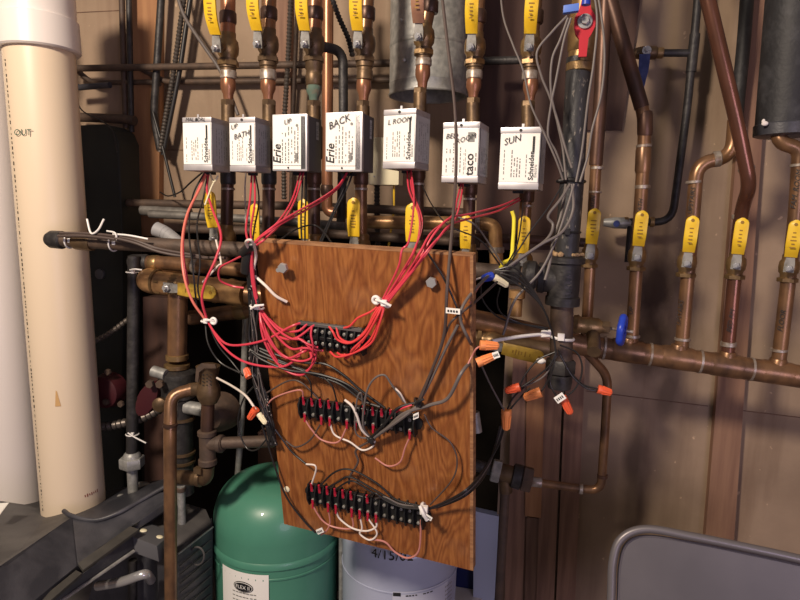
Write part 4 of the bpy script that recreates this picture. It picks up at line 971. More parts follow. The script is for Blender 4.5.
def tank_patch(c, r, Y, p0, p1, off):
    """curved label patch between two photo corners"""
    (x0, y0), (x1, y1) = p0, p1
    a, _ = tankpt(c, r, Y, x0, (y0+y1)/2); b, _ = tankpt(c, r, Y, x1, (y0+y1)/2)
    za = tankpt(c, r, Y, (x0+x1)/2, y0)[0].z; zb = tankpt(c, r, Y, (x0+x1)/2, y1)[0].z
    a0 = math.atan2(a.y-Y, a.x-c.x); a1 = math.atan2(b.y-Y, b.x-c.x)
    mb = MB(); n = 14; pr = []
    for i in range(n+1):
        an = a0+(a1-a0)*i/n; pr.append((V((c.x+(r+off)*math.cos(an), Y+(r+off)*math.sin(an), zb)), V((c.x+(r+off)*math.cos(an), Y+(r+off)*math.sin(an), za))))
    for (q0, q1), (q2, q3) in zip(pr, pr[1:]): mb.quad(q0, q2, q3, q1)
    return mb, (a0, a1, za, zb)
R2 = r+.0008
mb, _ = tank_patch(c, r, YT, (224, 573), (269, 640), .0012); lab = mb.build('label', M['paper'], t)
def curved_text(mb, txt, c, r, Y, px, py, size, off):
    """letters laid one by one round the tank"""
    p, n = tankpt(c, r, Y, px, py); tmp = MB(); tmp.text(txt, (0, 0, 0), (1, 0, 0), (0, 1, 0), size)
    a0 = math.atan2(n.y, n.x); vm = {}
    for v in tmp.bm.verts:
        an = a0+v.co.x/r; vm[v] = mb.bm.verts.new((c.x+(r+off)*math.cos(an), Y+(r+off)*math.sin(an), p.z+v.co.y))
    for f in tmp.bm.faces:
        try: mb.bm.faces.new([vm[v] for v in f.verts])
        except ValueError: pass
    tmp.bm.free()
def curved_oval(mb, c, r, Y, px, py, w, h, off, slant=0):
    p, n = tankpt(c, r, Y, px, py); a0 = math.atan2(n.y, n.x); vs = []
    for i in range(28):
        t_ = 2*PI*i/28; x, z = w*math.cos(t_), h*math.sin(t_)+slant*w*math.cos(t_); an = a0+x/r
        vs.append(mb.bm.verts.new((c.x+(r+off)*math.cos(an), Y+(r+off)*math.sin(an), p.z+z)))
    mb.bm.faces.new(vs)
def curved_bars(mb, c, r, Y, px, py, w, h, off, n=1):
    p, nn = tankpt(c, r, Y, px, py); a0 = math.atan2(nn.y, nn.x)
    for i in range(n):
        u = -w/2+w*i/n; wd = w/n*random.uniform(.5, .85)
        q = [(u, -h/2), (u+wd, -h/2), (u+wd, h/2), (u, h/2)]
        mb.bm.faces.new([mb.bm.verts.new((c.x+(r+off)*math.cos(a0+x/r), Y+(r+off)*math.sin(a0+x/r), p.z+z)) for x, z in q])
mb = MB(); curved_oval(mb, c, r, YT, 243.5, 586.5, .0215, .0115, .0022); lg = mb.build('logo', M['ink'], lab)
mb = MB(); curved_oval(mb, c, r, YT, 243.5, 586.5, .0200, .0100, .0027); mb.build('logo_ring', M['paper'], lg)
mb = MB(); curved_oval(mb, c, r, YT, 243.5, 586.5, .0188, .0090, .0032); mb.build('logo_field', M['ink'], lg)
mb = MB(); curved_text(mb, 'FLEX II', c, r, YT, 243.5, 586.5, .0105, .0040); mb.build('lettering', M['paper'], lg, flat=True)
mb = MB(); random.seed(5)
for yy in (593, 597, 601): curved_bars(mb, c, r, YT, 245, yy, .055, .002, .0022, 7)
mb.build('fine_print', M['ink_grey'], lab, flat=True)

t, c, r, zt = tank('blue grey tank dated in black marker below the right half of the board', 401, 512, 114, YT, .06, M['tankgrey'], .04, [(.098, .003, .0014)])
mb = MB(); curved_text(mb, '4/15/02', c, r, YT, 392, 556, .026, .0015); mb.build('handwriting', M['ink'], t, flat=True)
mb, _ = tank_patch(c, r, YT, (392, 590), (446, 640), .001); lab = mb.build('label', mat('pale_blue_label', (.55, .58, .68), .5), t)
mb = MB(); random.seed(6); curved_bars(mb, c, r, YT, 398, 594, .018, .007, .0020, 1); curved_bars(mb, c, r, YT, 412, 595, .024, .0025, .0020, 4); curved_bars(mb, c, r, YT, 428, 592, .022, .002, .0020, 3)
mb.build('fine_print', M['ink'], lab, flat=True)
mb = MB()
for yy in (584, 588, 592, 596, 600): curved_bars(mb, c, r, YT, 448, yy, .024, .0022, .0020, 5)
mb.build('printed_notice', M['ink_grey'], t, flat=True)
simple_pipe('iron_pipe', 'grey pipe standing in the gap between the two tanks', 'pipe', [(341, 520), (341, 700)], -.2, 4.5, M['galv'])
a, b = at(455, 565, .02), at(477, 600, .02)
MBn = MB().aabox((a.x, .02, .1), (b.x, .12, a.z)).bevel(.005, 2); tag(MBn.build('storage_box', M['navy']), 'navy blue box in the dark below the board corner', 'box')
a, b = at(480, 512, .0), at(503, 600, .0)
mb = MB(); mb.prism([at(474, 511, -.01), at(500, 517, -.01), at(494, 720, -.01), at(472, 720, -.01)], (0, .02, 0)); tag(mb.build('insulation_sheet', M['panel']), 'pale blue panel standing behind the brown drop pipe', 'panel')
a, b = at(452, 596, -.02), at(482, 600, -.02)
mb = MB().aabox((a.x, -.06, b.z-.03), (b.x, .02, a.z)).bevel(.002, 1); tag(mb.build('storage_tray', M['pvc_white']), 'white edged tray at the bottom right of the blue grey tank', 'tray')
mb = MB(); run(mb, [(474, 412), (477, 432)], -.2, .01); tag(mb.build('plastic_pipe', M['galv']), 'pale stub of pipe in the dark right of the board edge', 'pipe')

# ------------------------------------------------------------------ plywood board
D_ = [ray(*p) for p in ((255, 240), (473, 255), (473, 571), (284, 524))]
T_ = (.83770596, .73375715, .86229404, .96624285)
TL, TR, BR, BL = [CAM+D_[i]*T_[i] for i in range(4)]
bx = ((TR-TL)+(BR-BL)).normalized(); by = ((BL-TL)+(BR-TR)); by = (by-bx*by.dot(bx)).normalized(); bn = bx.cross(by)
if bn.dot(CAM-TL) < 0: bn = -bn
BC = (TL+TR+BR+BL)/4
def B(px, py, off=0.0):
    d = ray(px, py); k = (BC+bn*off-CAM).dot(bn)/d.dot(bn); return CAM+d*k
t = thing('plywood_board', 'reddish varnished plywood board carrying three black terminal strips', 'board', BC-V((0, 0, .23)))
mb = MB(); mb.prism([p-bn*.0001 for p in (B(255, 240), B(473, 255), B(473, 571), B(284, 524))], -bn*.014); board = mb.build('panel', M['ply'], t)
# cut edge of the ply, proud by a hair
mb = MB(); mb.prism([B(470, 255, .0004), B(473.2, 255, .0004), B(473.2, 571, .0004), B(470, 570, .0004)], -bn*.0146); mb.build('right_edge', M['ply_edge'], t)
mb = MB(); mb.prism([B(255, 239.6, .0003), B(472, 254.6, .0003), B(472, 256.6, .0003), B(255.3, 241.8, .0003)], -bn*.0146); mb.build('top_edge', M['ply_edge'], t)
for (x, y, nm) in ((283, 268, 'leaning mounting bolt on the upper left'), (431.5, 282.5, 'mounting bolt on the upper right')):
    mb = MB(); mb.lathe(B(x, y, 0), bn, [(0, .0030), (.014 if x < 300 else .006, .0030)], 10); 
    mb.hexa(B(x, y, .014 if x < 300 else .006), bn, .006, .0072); bo = mb.build('bolt', M['chrome'], t); bo['label'] = nm
mb = MB(); mb.lathe(B(287, 489, 0), bn, [(0, .005), (.001, .005), (.002, .003)], 12); pl = mb.build('pale_plug', M['cream'], t)

def strip(label, a, b, n, hpx, two_rows=False):
    A, Bp = B(*a), B(*b); ax = (Bp-A); L = ax.length; ax.normalize(); ay = bn.cross(ax).normalized()
    if ay.z < 0: ay = -ay
    h = hpx*mpp((a[0]+b[0])/2, (a[1]+b[1])/2, (A.y+Bp.y)/2)/2
    t = thing('terminal_strip', label, 'terminal strip', (A+Bp)/2)
    mb = MB(); mb.box((A+Bp)/2+bn*.0045, ax*L/2, ay*h*.82, bn*.0045).bevel(.001, 1)
    for s_, e_ in ((A, -1), (Bp, 1)): mb.lathe(s_+ax*e_*.0, bn, [(0, h*.55), (.004, h*.55), (.005, h*.4)], 12)
    base = mb.build('base', M['term'], t)
    if two_rows:
        mb = MB(); mb.box((A+Bp)/2+bn*.0095+ay*h*.96, ax*L/2*.98, ay*h*.14, bn*.0035).bevel(.001, 1); mb.build('top_rail', M['plastic_grey'], t)
        mb = MB(); mb.box((A+Bp)/2+bn*.008-ay*h*.03, ax*L/2*.98, ay*h*.16, bn*.005).bevel(.001, 1); mb.build('centre_rib', M['term'], t)
    for i in range(n+1):
        p = A+ax*(L*i/n); mb = MB()
        mb.prism([p+ay*h-ax*.0010, p+ay*h*.98+bn*.011-ax*.0010, p+ay*h*.30+bn*.0165-ax*.0010, p-ay*h*.30+bn*.0165-ax*.0010, p-ay*h*.98+bn*.011-ax*.0010, p-ay*h-ax*.0010], ax*.0020)
        mb.build('barrier', M['term'], t)
    for i in range(n):
        for sg in (1, -1):
            p = A+ax*(L*(i+.5)/n)+ay*(h*.46*sg)
            mb = MB(); mb.lathe(p+bn*.009, bn, [(0, .0026), (.0022, .0026), (.0028, .0018)], 10)
            mb.box(p+bn*.0118, ax*.0019, ay*.0004, bn*.0004); mb.build('screw', M['lever_steel'], t)
    def term(i, sg, off=.0115): return A+ax*(L*(i+.5)/n)+ay*(h*1.0*sg)+bn*off
    def crimp(i, sg):
        p = A+ax*(L*(i+.5)/n)+ay*(h*.74*sg)+bn*.0115
        mb = MB(); mb.tube([p, p+ay*sg*h*.42+bn*.001], [.0016, .0018], 8); mb.box(p-ay*sg*h*.15, ax*.0019, ay*h*.2, bn*.0007); mb.build('fork_connector', M['crimp'], t)
    return t, term, crimp
S1, T1, C1 = strip('top terminal strip on the board, with red wires looped into it', (302, 332.5), (366, 340.5), 9, 27, True)
S2, T2, C2 = strip('middle terminal strip on the board, with grey cables crossing it', (304, 405), (417, 422.5), 13, 24)
S3, T3, C3 = strip('lowest terminal strip on the board, tied at its right end with white nylon', (312, 490.5), (425, 514.5), 14, 25)
for i in (0, 1, 2, 3, 4, 7, 8, 9, 10): C2(i, 1)
for i in (0, 2, 3, 5, 6, 8, 12): C2(i, -1)
for i in (0, 1, 2, 3, 4, 5, 7): C3(i, 1)
for i in (0, 2, 3, 5, 6, 7, 8): C3(i, -1)

# ------------------------------------------------------------------ wires
def R_(l, off=None):
    """points: Vector | (x,y) on the board at off | (x,y,'b',off) | (x,y,Y)"""
    out = []
    for p in l:
        if isinstance(p, Vector): out.append(p)
        elif len(p) == 4: out.append(B(p[0], p[1], p[3]))
        elif len(p) == 3: out.append(at(*p))
        else: out.append(B(p[0], p[1], off))
    return out
def wire(label, l, w, material, off=.012, group=None, name='wire', cat='wire', n=7):
    P = R_(l, off); p = P[len(P)//2]; r = w*((p-CAM).dot(fw))/F/2
    return tag(MB().tube(spline(P, n), r, 8).build(name, material), label, cat, group)
RD, RD2, SA, BK, GY, BR_, WH, PK = M['w_red'], M['w_red2'], M['w_salmon'], M['w_black'], M['w_grey'], M['w_brown'], M['w_white'], M['w_pink']
# from the leftmost box
wire('salmon wire bowing out left from the leftmost zone box', [(208, 170, -.36), (200, 188, -.38), (187, 215, -.42), (182, 245, -.46), (184, 275, -.48), (192, 300, -.48), (204, 318, -.47)], 2.6, SA)
wire('red wire from the leftmost zone box swinging right then back to the white clip', [(209, 170, -.36), (207, 190, -.37), (212, 208, -.40), (221, 235, -.45), (216, 258, -.47), (205, 283, -.48), (202, 300, -.48), (207, 320, -.47)], 2.6, RD)
wire('red wire from the leftmost zone box nearest the black pair', [(207, 170, -.36), (196, 195, -.38), (186, 222, -.42), (183, 250, -.455), (188, 285, -.475)], 2.2, RD)
wire('black wire dropping from the leftmost zone box past the header', [(206, 170, -.36), (193, 195, -.38), (189, 230, -.44), (193, 270, -.47), (197, 310, -.46)], 1.8, BK)
wire('black and grey wire tangled below the leftmost zone box', [(208, 172, -.36), (203, 200, -.38), (197, 225, -.43), (200, 262, -.47), (198, 290, -.47), (206, 318, -.46)], 1.8, BK)
wire('thin black wire waving left of the leftmost zone box', [(204, 171, -.34), (190, 183, -.30), (180, 192, -.22), (168, 196, -.12), (160, 192, -.06)], 1.6, BK)
wire('pale curled wire end beside the first riser', [(210, 174, -.37), (214, 182, -.38), (218, 176, -.38), (212, 186, -.38), (205, 205, -.39)], 1.8, M['cream'])
wire('upper red wire from the white clip rising to the top strip', [(206, 318, -.47), (215, 333, -.49), (230, 345, -.51), (262, 341, 'b', .02), (290, 327, 'b', .02), T1(0, 1)], 2.4, RD)
wire('lower red wire from the white clip sagging to the top strip', [(206, 318, -.47), (222, 345, -.5), (245, 362, -.52), (280, 367, 'b', .02), (297, 358, 'b', .02), T1(0, -1)], 2.4, RD)
wire('black wire curving from the white clip to the orange nut at the board edge', [(205, 318, -.46), (208, 343, -.47), (220, 362, -.47), (240, 373, -.48)], 1.8, BK)
wire('second black wire from the white clip behind the red ones', [(207, 320, -.46), (218, 345, -.46), (232, 362, -.46), (243, 376, -.47)], 1.6, BK)
# from the second box
for k, (dx, lab_) in enumerate(((0, 'red wire hanging from the second zone box, left of its pair'), (5, 'red wire hanging from the second zone box, right of its pair'))):
    wire(lab_, [(252+dx*.4, 171, -.36), (250+dx, 200, -.40), (246+dx, 228, -.47), (249+dx*.6, 247, -.54), (251+dx*.5, 275, 'b', .014), (257+dx*.2, 307, 'b', .012)], 2.4, RD)
wire('black wire hanging from the second zone box', [(255, 172, -.36), (259, 200, -.38), (254, 230, -.46), (252, 250, -.54)], 1.8, BK)
wire('white wire hanging behind the second riser', [(246, 172, -.32), (245, 190, -.30), (246, 225, -.28)], 1.6, WH)
# from the third and fourth boxes, to the left bundle
for k, (sx, ll) in enumerate(((301, 'red wire from the third zone box sweeping left, upper strand'), (304, 'red wire from the third zone box sweeping left, lower strand'))):
    wire(ll, [(sx, 171, -.36), (292+k*3, 200, -.42), (278+k*4, 222, -.49), (262+k*3, 236+k*3, -.555), (252+k, 250+k, 'b', .02), (252+k, 280, 'b', .016), (258, 307, 'b', .012)], 2.4, RD)
for k, ll in enumerate(('red wire from the fourth zone box crossing left, upper strand', 'red wire from the fourth zone box crossing left, lower strand')):
    wire(ll, [(347, 172+k, -.37), (338, 186+k*2, -.40), (320, 199+k*3, -.46), (295, 213+k*3, -.52), (270, 229+k*2, -.56), (253, 247, 'b', .022), (254, 280, 'b', .018), (259, 307, 'b', .014)], 2.4, RD)
for k, ll in enumerate(('left black wire dropping from the third zone box', 'right black wire dropping from the third zone box')):
    wire(ll, [(303+k*3, 171, -.36), (302+k*4, 195, -.37), (301+k*4, 220, -.39), (302+k*3, 246, -.42)], 1.9, BK)
for k, ll in enumerate(('left black wire slanting down from the fourth zone box', 'right black wire slanting down from the fourth zone box')):
    wire(ll, [(350+k*3, 172, -.37), (344+k*3, 188, -.38), (333+k*2, 212, -.39), (318+k*2, 246, -.42)], 1.9, BK)
wire('black wire arching over the board edge between the third and fourth columns', [(277, 242, -.50), (295, 230, -.46), (312, 225, -.41), (322, 230, -.42), (333, 245, -.45)], 1.6, BK)
# fan-out from the left nylon tie to the top strip
fan_ = [([(270, 320), (283, 330), (298, 331)], (1, 1)), ([(268, 323), (280, 337), (296, 338)], (2, 1)), ([(272, 330), (290, 348), (305, 348)], (3, -1)),
        ([(267, 333), (280, 353), (298, 361), (311, 358)], (1, -1)), ([(266, 338), (278, 362), (297, 373), (310, 368)], (2, -1)), ([(264, 340), (280, 366), (301, 375), (314, 362)], (2, -1)), ([(275, 327), (290, 338), (302, 340), (312, 350)], (2, -1)), ([(262, 325), (272, 345), (287, 358), (303, 352)], (1, -1))]
for k, (mid, (ti, sg)) in enumerate(fan_):
    wire('red wire looping from the left nylon tie into the top terminal strip', [(257+k*.35, 307, 'b', .010+.001*(k % 3))]+[(x, y, 'b', .016+.003*(k % 4)) for x, y in mid]+[T1(ti, sg)], 2.4, RD, group='red wires looped from the left tie to the top strip')
wire('red jumper wire across the face of the top terminal strip', [(298, 338, 'b', .022), (308, 344, 'b', .024), (318, 347.5, 'b', .02)], 2.2, RD)
wire('red wire crossing vertically over the left end of the top strip', [(312, 326, 'b', .02), (311, 335, 'b', .026), (313, 346, 'b', .026), (312, 358, 'b', .02)], 2.2, RD)
# right red bundle
rb = [('red wire from the L ROOM box, left strand', [(407, 168, -.36), (409, 190, -.40), (419, 215, -.48), (418, 240, -.56), (408, 265, 'b', .02), (396, 284, 'b', .016), (383, 301, 'b', .014)]),
      ('red wire from the L ROOM box, right strand', [(410, 168, -.36), (412, 190, -.40), (422, 220, -.49), (415, 248, 'b', .025), (402, 272, 'b', .02), (384, 301, 'b', .014)]),
      ('red wire from the taco box, left strand', [(461, 184, -.37), (457, 200, -.42), (452, 216, -.48), (432, 232, -.55), (420, 252, 'b', .025), (404, 278, 'b', .018), (385, 301, 'b', .016)]),
      ('red wire from the taco box, right strand', [(463, 184, -.37), (460, 203, -.43), (454, 221, -.49), (440, 236, -.56), (426, 252, 'b', .025), (408, 276, 'b', .02), (386, 302, 'b', .016)]),
      ('red wire from the SUN box, upper strand', [(519, 198, -.36), (500, 206, -.42), (470, 214, -.50), (450, 218, -.54), (434, 234, -.565), (417, 262, 'b', .02), (386, 301, 'b', .014)]),
      ('red wire from the SUN box, lower strand', [(520, 200, -.36), (498, 211, -.42), (468, 219, -.50), (450, 225, -.54), (437, 240, -.57), (420, 262, 'b', .022), (388, 302, 'b', .016)]),
      ('red wire curling over the board edge below the L ROOM box', [(411, 170, -.37), (414, 200, -.44), (409, 240, -.56), (402, 250, 'b', .02), (398, 268, 'b', .02), (382, 301, 'b', .014)]),]
for ll, l in rb: wire(ll, l, 2.3, RD)
rf = [([(372, 311), (358, 318), (350, 326)], (6, 1)), ([(374, 314), (366, 330), (352, 342), (340, 338)], (5, 1)), ([(375, 316), (364, 334), (350, 343), (338, 340), (333, 332)], (4, 1)), ([(377, 317), (366, 336), (352, 350)], (7, -1)), ([(376, 320), (360, 345), (347, 358)], (6, -1)), ([(379, 320), (370, 340), (354, 353), (342, 355)], (5, -1)), ([(380, 322), (372, 342), (356, 352), (338, 357)], (4, -1))]
for k, (mid, (ti, sg)) in enumerate(rf):
    wire('bright red wire fanning from the right nylon tie into the top terminal strip', [(382+k*.6, 302, 'b', .012+.001*(k % 3))]+[(x, y, 'b', .015+.002*(k % 4)) for x, y in mid]+[T1(ti, sg)], 2.3, RD2, group='red wires fanned from the right tie to the top strip')
# black bundle over the board
bb = [[(250, 345), (262, 352), (285, 363), (310, 372), (335, 379), (356, 392), (372, 405)], [(251, 350), (262, 356), (290, 366), (315, 375), (340, 384), (362, 400), (380, 407)], [(252, 352), (263, 360), (288, 370), (318, 374), (345, 383), (366, 398)], [(250, 342), (264, 350), (300, 362), (325, 364), (345, 376), (358, 388), (385, 408)]]
for k, l in enumerate(bb): wire('black cable running from the left board edge to the middle strip', [(x, y, 'b', .012+.004*(k % 3)) for x, y in l], 2.6, BK, group='black cables across the board above the middle strip')
wire('black wire from the cables down into the left of the middle strip', [(300, 370, 'b', .016), (310, 382, 'b', .02), T2(1, 1)], 1.8, BK)
wire('dark wire dropping to the fifth terminal of the middle strip', [(320, 374, 'b', .016), (332, 386, 'b', .02), T2(4, 1)], 1.8, BK)
wire('brown wire bowing left of the middle strip up to its second terminal', [(258, 398, 'b', .012), (268, 392, 'b', .014), (288, 381, 'b', .014), (302, 383, 'b', .016), T2(2, 1)], 1.8, BR_)
wire('pale wire arching from the left board edge to the middle strip', [(262, 420, 'b', .012), (268, 404, 'b', .014), (278, 396, 'b', .016), (300, 390, 'b', .016), T2(0, 1)], 1.7, PK)
wire('white wire laid over the middle strip to the black tie', [(345, 400, 'b', .02), (352, 406, 'b', .024), (357, 416, 'b', .024), (362, 430, 'b', .02), (371, 438, 'b', .012)], 2.6, WH)
wire('grey wire loop standing over the middle strip', [(371, 438, 'b', .012), (360, 437, 'b', .018), (355, 428, 'b', .022), (357, 400, 'b', .026), (361, 393, 'b', .026), (363, 405, 'b', .02)], 1.8, GY)
wire('tall grey wire loop rising from the black tie and turning to the right end', [(371, 438, 'b', .012), (363, 425, 'b', .022), (366, 395, 'b', .026), (373, 380, 'b', .026), (384, 375, 'b', .024), (392, 385, 'b', .022), (404, 402, 'b', .016)], 2.2, GY)
wire('white stripped wire ending at the right of the middle strip', [(392, 386, 'b', .02), (400, 393, 'b', .02), (406, 404, 'b', .014)], 1.8, WH)
wire('thick grey cable from the board edge across to the black tie under the middle strip', [(476, 357, -.52), (462, 372, 'b', .02), (448, 398, 'b', .02), (430, 405, 'b', .02), (405, 413, 'b', .022), (390, 425, 'b', .018), (372, 438, 'b', .012)], 3.6, GY)
wire('second grey cable from the bundle to the black tie under the middle strip', [(420, 404, 'b', .018), (402, 418, 'b', .024), (385, 430, 'b', .02), (371, 440, 'b', .012)], 3.4, GY)
wire('dark cable curving beside the grey ones to the middle strip', [(418, 402, 'b', .014), (398, 408, 'b', .022), (386, 422, 'b', .022), (372, 437, 'b', .014)], 2.8, BK)
wire('red wire between the right terminals of the middle strip', [(412, 405, 'b', .02), (403, 408, 'b', .022), (396, 412, 'b', .018)], 1.8, RD)
wire('pink wire hanging in a hook below the right of the middle strip', [T2(12, -1), (405, 448, 'b', .012), (400, 462, 'b', .012), (388, 466, 'b', .01), (375, 458, 'b', .008)], 1.8, PK)
wire('pink and white wire drooping from the left of the middle strip', [T2(0, -1), (312, 430, 'b', .012), (322, 440, 'b', .012), (338, 442, 'b', .014), T2(5, -1)], 1.8, PK)
wire('white wire sagging from the fourth terminal to the black tie', [T2(3, -1), (335, 435, 'b', .012), (350, 442, 'b', .012), (362, 450, 'b', .012), (372, 447, 'b', .012), (375, 441, 'b', .012)], 1.9, WH)
wire('brown wire swinging from the left edge up to the third terminal', [(286, 441, 'b', .010), (296, 447, 'b', .012), (310, 440, 'b', .012), T2(2, -1)], 1.8, BR_)
wire('brown wire running from the middle strip down to the lowest strip', [(372, 440, 'b', .010), (356, 450, 'b', .008), (358, 462, 'b', .010), (350, 476, 'b', .014), (349, 484, 'b', .016)], 2.4, BR_)
wire('black wire from the left edge with a white stripped end above the lowest strip', [(268, 420, 'b', .014), (280, 436, 'b', .012), (292, 452, 'b', .012), (306, 464, 'b', .014)], 2.0, BK)
wire('white stripped end bending into the lowest strip', [(306, 464, 'b', .014), (316, 467, 'b', .016), T3(0, 1)], 1.8, WH)
# black arcs over the lowest strip
for k, (l, e) in enumerate((([(420, 506), (395, 499), (378, 484), (352, 470), (335, 472)], (1, 1)), ([(420, 507), (398, 503), (375, 490), (350, 477), (338, 482)], (2, 1)), ([(420, 508), (400, 505), (372, 492), (352, 481)], (3, 1)), ([(420, 509), (402, 507), (385, 500), (375, 493)], (7, 1)))):
    wire('black wire arching over the lowest strip from its right end tie', [(x, y, 'b', .016+.003*k) for x, y in l]+[T3(*e)], 2.0, BK, group='black wires arched over the lowest strip')
wire('grey wire arching low over the lowest strip', [(420, 507, 'b', .018), (400, 504, 'b', .022), (385, 497, 'b', .022), T3(8, 1)], 1.6, GY)
# black cables leaving the lowest strip to the right
for k in range(5):
    wire('black cable leaving the lowest strip up to the right past the board edge', [(424, 510, 'b', .014), (445, 505-k*.8, 'b', .014+.002*k), (468, 494-k*1.5, 'b', .02+.003*k), (485, 475-k*2, -.47), (494+k, 450-k, -.44), (500+k*1.2, 426, -.42)], 1.9, BK if k != 2 else GY, group='black cables from the lowest strip to the wire nut cluster')
wire('brown looped wire on the right part of the board', [(424, 414, 'b', .012), (432, 428, 'b', .012), (450, 442, 'b', .010), (457, 460, 'b', .010), (452, 480, 'b', .012), (430, 505, 'b', .012)], 1.7, BR_)
wire('pink wire hanging from the left of the lowest strip', [T3(0, -1), (322, 520, 'b', .010), (334, 527, 'b', .010), (352, 528, 'b', .010), T3(5, -1)], 1.8, PK)
wire('white wire sagging under the lowest strip', [T3(3, -1), (340, 519, 'b', .010), (352, 528, 'b', .012), (366, 531, 'b', .012), (376, 527, 'b', .012), T3(8, -1)], 1.9, WH)
wire('white and pink loop below the middle of the lowest strip', [T3(6, -1), (362, 528, 'b', .012), (360, 534, 'b', .012), (370, 540, 'b', .012), (377, 533, 'b', .012), T3(7, -1)], 1.8, WH)
wire('tan wire sagging past the bottom of the board to the right', [(370, 539, 'b', .010), (385, 542, 'b', .010), (395, 552, 'b', .010), (408, 558, 'b', .012), (419, 550, 'b', .012), (421, 520, 'b', .012)], 2.0, M['w_pink'])
wire('red end wire curling from the second terminal of the lowest strip', [T3(2, -1), (330, 522, 'b', .01), (327, 530, 'b', .01), (321, 535, 'b', .01)], 1.7, PK)
wire('black wire creeping down the left board edge to the white tag', [(262, 425, 'b', .01), (276, 470, 'b', .010), (287, 498, 'b', .010), (305, 522, 'b', .010), (316, 533, 'b', .010)], 1.9, BK)
# the harness down the left edge of the board
random.seed(11)
FL = M['w_fleck']
hl = [(249, 246), (252, 275), (254, 305), (252, 335), (255, 365), (262, 395), (270, 425), (273, 445)]
for k in range(13):
    wire('black cable of the harness down the left edge of the board', [(x+random.uniform(-4.5, 4.5), y, 'b', .004+.012*random.random()) for x, y in hl], 2.9, FL if k % 3 else BK, group='black harness along the left edge of the board')
random.seed(12)
for k in range(3):
    wire('thin pale strand twisted into the harness at the left board edge', [(251+random.uniform(-4, 5), 300+k*6, 'b', .016), (255+random.uniform(-4, 5), 340, 'b', .016), (256+random.uniform(-5, 5), 372, 'b', .018), (264+random.uniform(-4, 4), 402, 'b', .016), (270+random.uniform(-3, 3), 425, 'b', .014)], 1.1, GY, group='pale strands in the black harness')
wire('white cable reaching from the dark to the orange nuts at the harness', [(217, 378, -.40), (232, 386, -.44), (246, 396, -.49), (256, 410, -.51)], 2.4, WH)
wire('black wire loop hanging around the harness foot', [(256, 384, -.50), (243, 400, -.48), (238, 425, -.46), (246, 447, -.46), (256, 450, -.47), (266, 440, -.48)], 1.6, BK)
# cables down the face of the board from the top
wire('brown cable hanging from the top of the picture across the taco box', [(438, -40, -.44), (447, 40, -.46), (455, 110, -.48), (456, 170, -.50), (452, 230, -.55), (447, 290, 'b', .02), (444, 335, 'b', .016), (432, 370, 'b', .014), (419, 400, 'b', .014)], 3.4, M['w_brown'])
wire('dark cable crossing the board from the right stack to the middle strip', [(497, 282, -.50), (475, 302, -.55), (455, 318, 'b', .018), (447, 330, 'b', .014), (434, 365, 'b', .014), (420, 401, 'b', .016)], 2.6, M['w_brown'])
wire('grey cable looping off the board beside the white tag', [(488, 276, -.50), (474, 290, -.55), (462, 308, 'b', .02), (461, 322, 'b', .02), (468, 338, 'b', .016), (474, 350, -.52)], 3.2, GY)
wire('straight grey cable slanting down the board to the middle strip', [(458, 325, 'b', .014), (446, 348, 'b', .012), (430, 382, 'b', .012), (419, 402, 'b', .014)], 3.0, GY)
wire('black cable slanting down from the board top to the white tag', [(427, 252, 'b', .012), (442, 275, 'b', .012), (452, 296, 'b', .012), (462, 320, 'b', .012)], 2.2, BK)
wire('thin dark wire across the top right of the board', [(422, 185, -.36), (432, 205, -.42), (448, 225, -.52), (480, 240, -.5), (500, 265, -.47)], 1.6, BK)
wire('grey wire bowing from the red crossing to the iron union', [(458, 217, -.48), (475, 225, -.48), (490, 245, -.46), (503, 265, -.45)], 1.8, GY)
# grey thermostat cables down the iron stack
gl = [('grey cable bowing left from the blue connector beside the iron stack', [(567, 16, -.43), (552, 32, -.43), (537, 52, -.43), (541, 75, -.43), (549, 95, -.43), (556, 115, -.43), (566, 150, -.44), (572, 168, -.445)]),
      ('grey cable straight down from the blue connector', [(568, 18, -.43), (560, 40, -.43), (552, 60, -.43), (551, 92, -.43), (558, 125, -.43), (563, 150, -.43), (566, 180, -.44)]),
      ('pinkish grey cable right of the pair from the blue connector', [(571, 18, -.43), (564, 40, -.43), (556, 80, -.43), (551, 105, -.43), (548, 135, -.43), (556, 152, -.43), (563, 172, -.435)]),
      ('grey cable hugging the right of the iron stack from the top', [(589, -30, -.44), (597, 15, -.44), (594, 60, -.44), (588, 100, -.44), (582, 150, -.44), (576, 182, -.445)]),
      ('outer grey cable right of the iron stack', [(594, -30, -.44), (604, 40, -.44), (602, 90, -.44), (592, 130, -.44), (588, 155, -.44), (580, 182, -.445)])]
for ll, l in gl: wire(ll, l, 2.4, GY)
gl2 = [('grey cable from the black tie passing left over the union', [(570, 184, -.445), (560, 200, -.45), (548, 216, -.45), (553, 225, -.45), (548, 238, -.46), (530, 252, -.47), (508, 268, -.48), (496, 275, -.49)], 3.0),
       ('grey cable from the black tie sweeping down to the left white nut', [(572, 184, -.445), (573, 210, -.45), (562, 232, -.46), (540, 245, -.47), (515, 262, -.48), (500, 274, -.49)], 3.0),
       ('grey cable from the black tie across the tee', [(574, 184, -.445), (568, 205, -.45), (556, 240, -.455), (540, 272, -.46), (515, 300, -.47), (503, 335, -.47)], 2.6),
       ('grey cable down the left flank of the iron stack', [(566, 184, -.44), (561, 215, -.44), (553, 240, -.45), (550, 262, -.455), (545, 280, -.46)], 3.0),
       ('thin dark wire slanting left from the SUN box to the yellow strap', [(523, 200, -.36), (522, 215, -.40), (517, 245, -.44), (505, 268, -.46)], 1.5),
       ('thin dark wire from the black tie to the blue nut', [(562, 186, -.44), (548, 208, -.45), (530, 232, -.46), (510, 262, -.47), (492, 276, -.49)], 1.6)]
for ll, l, w in gl2: wire(ll, l, w, GY if w > 2 else BK)
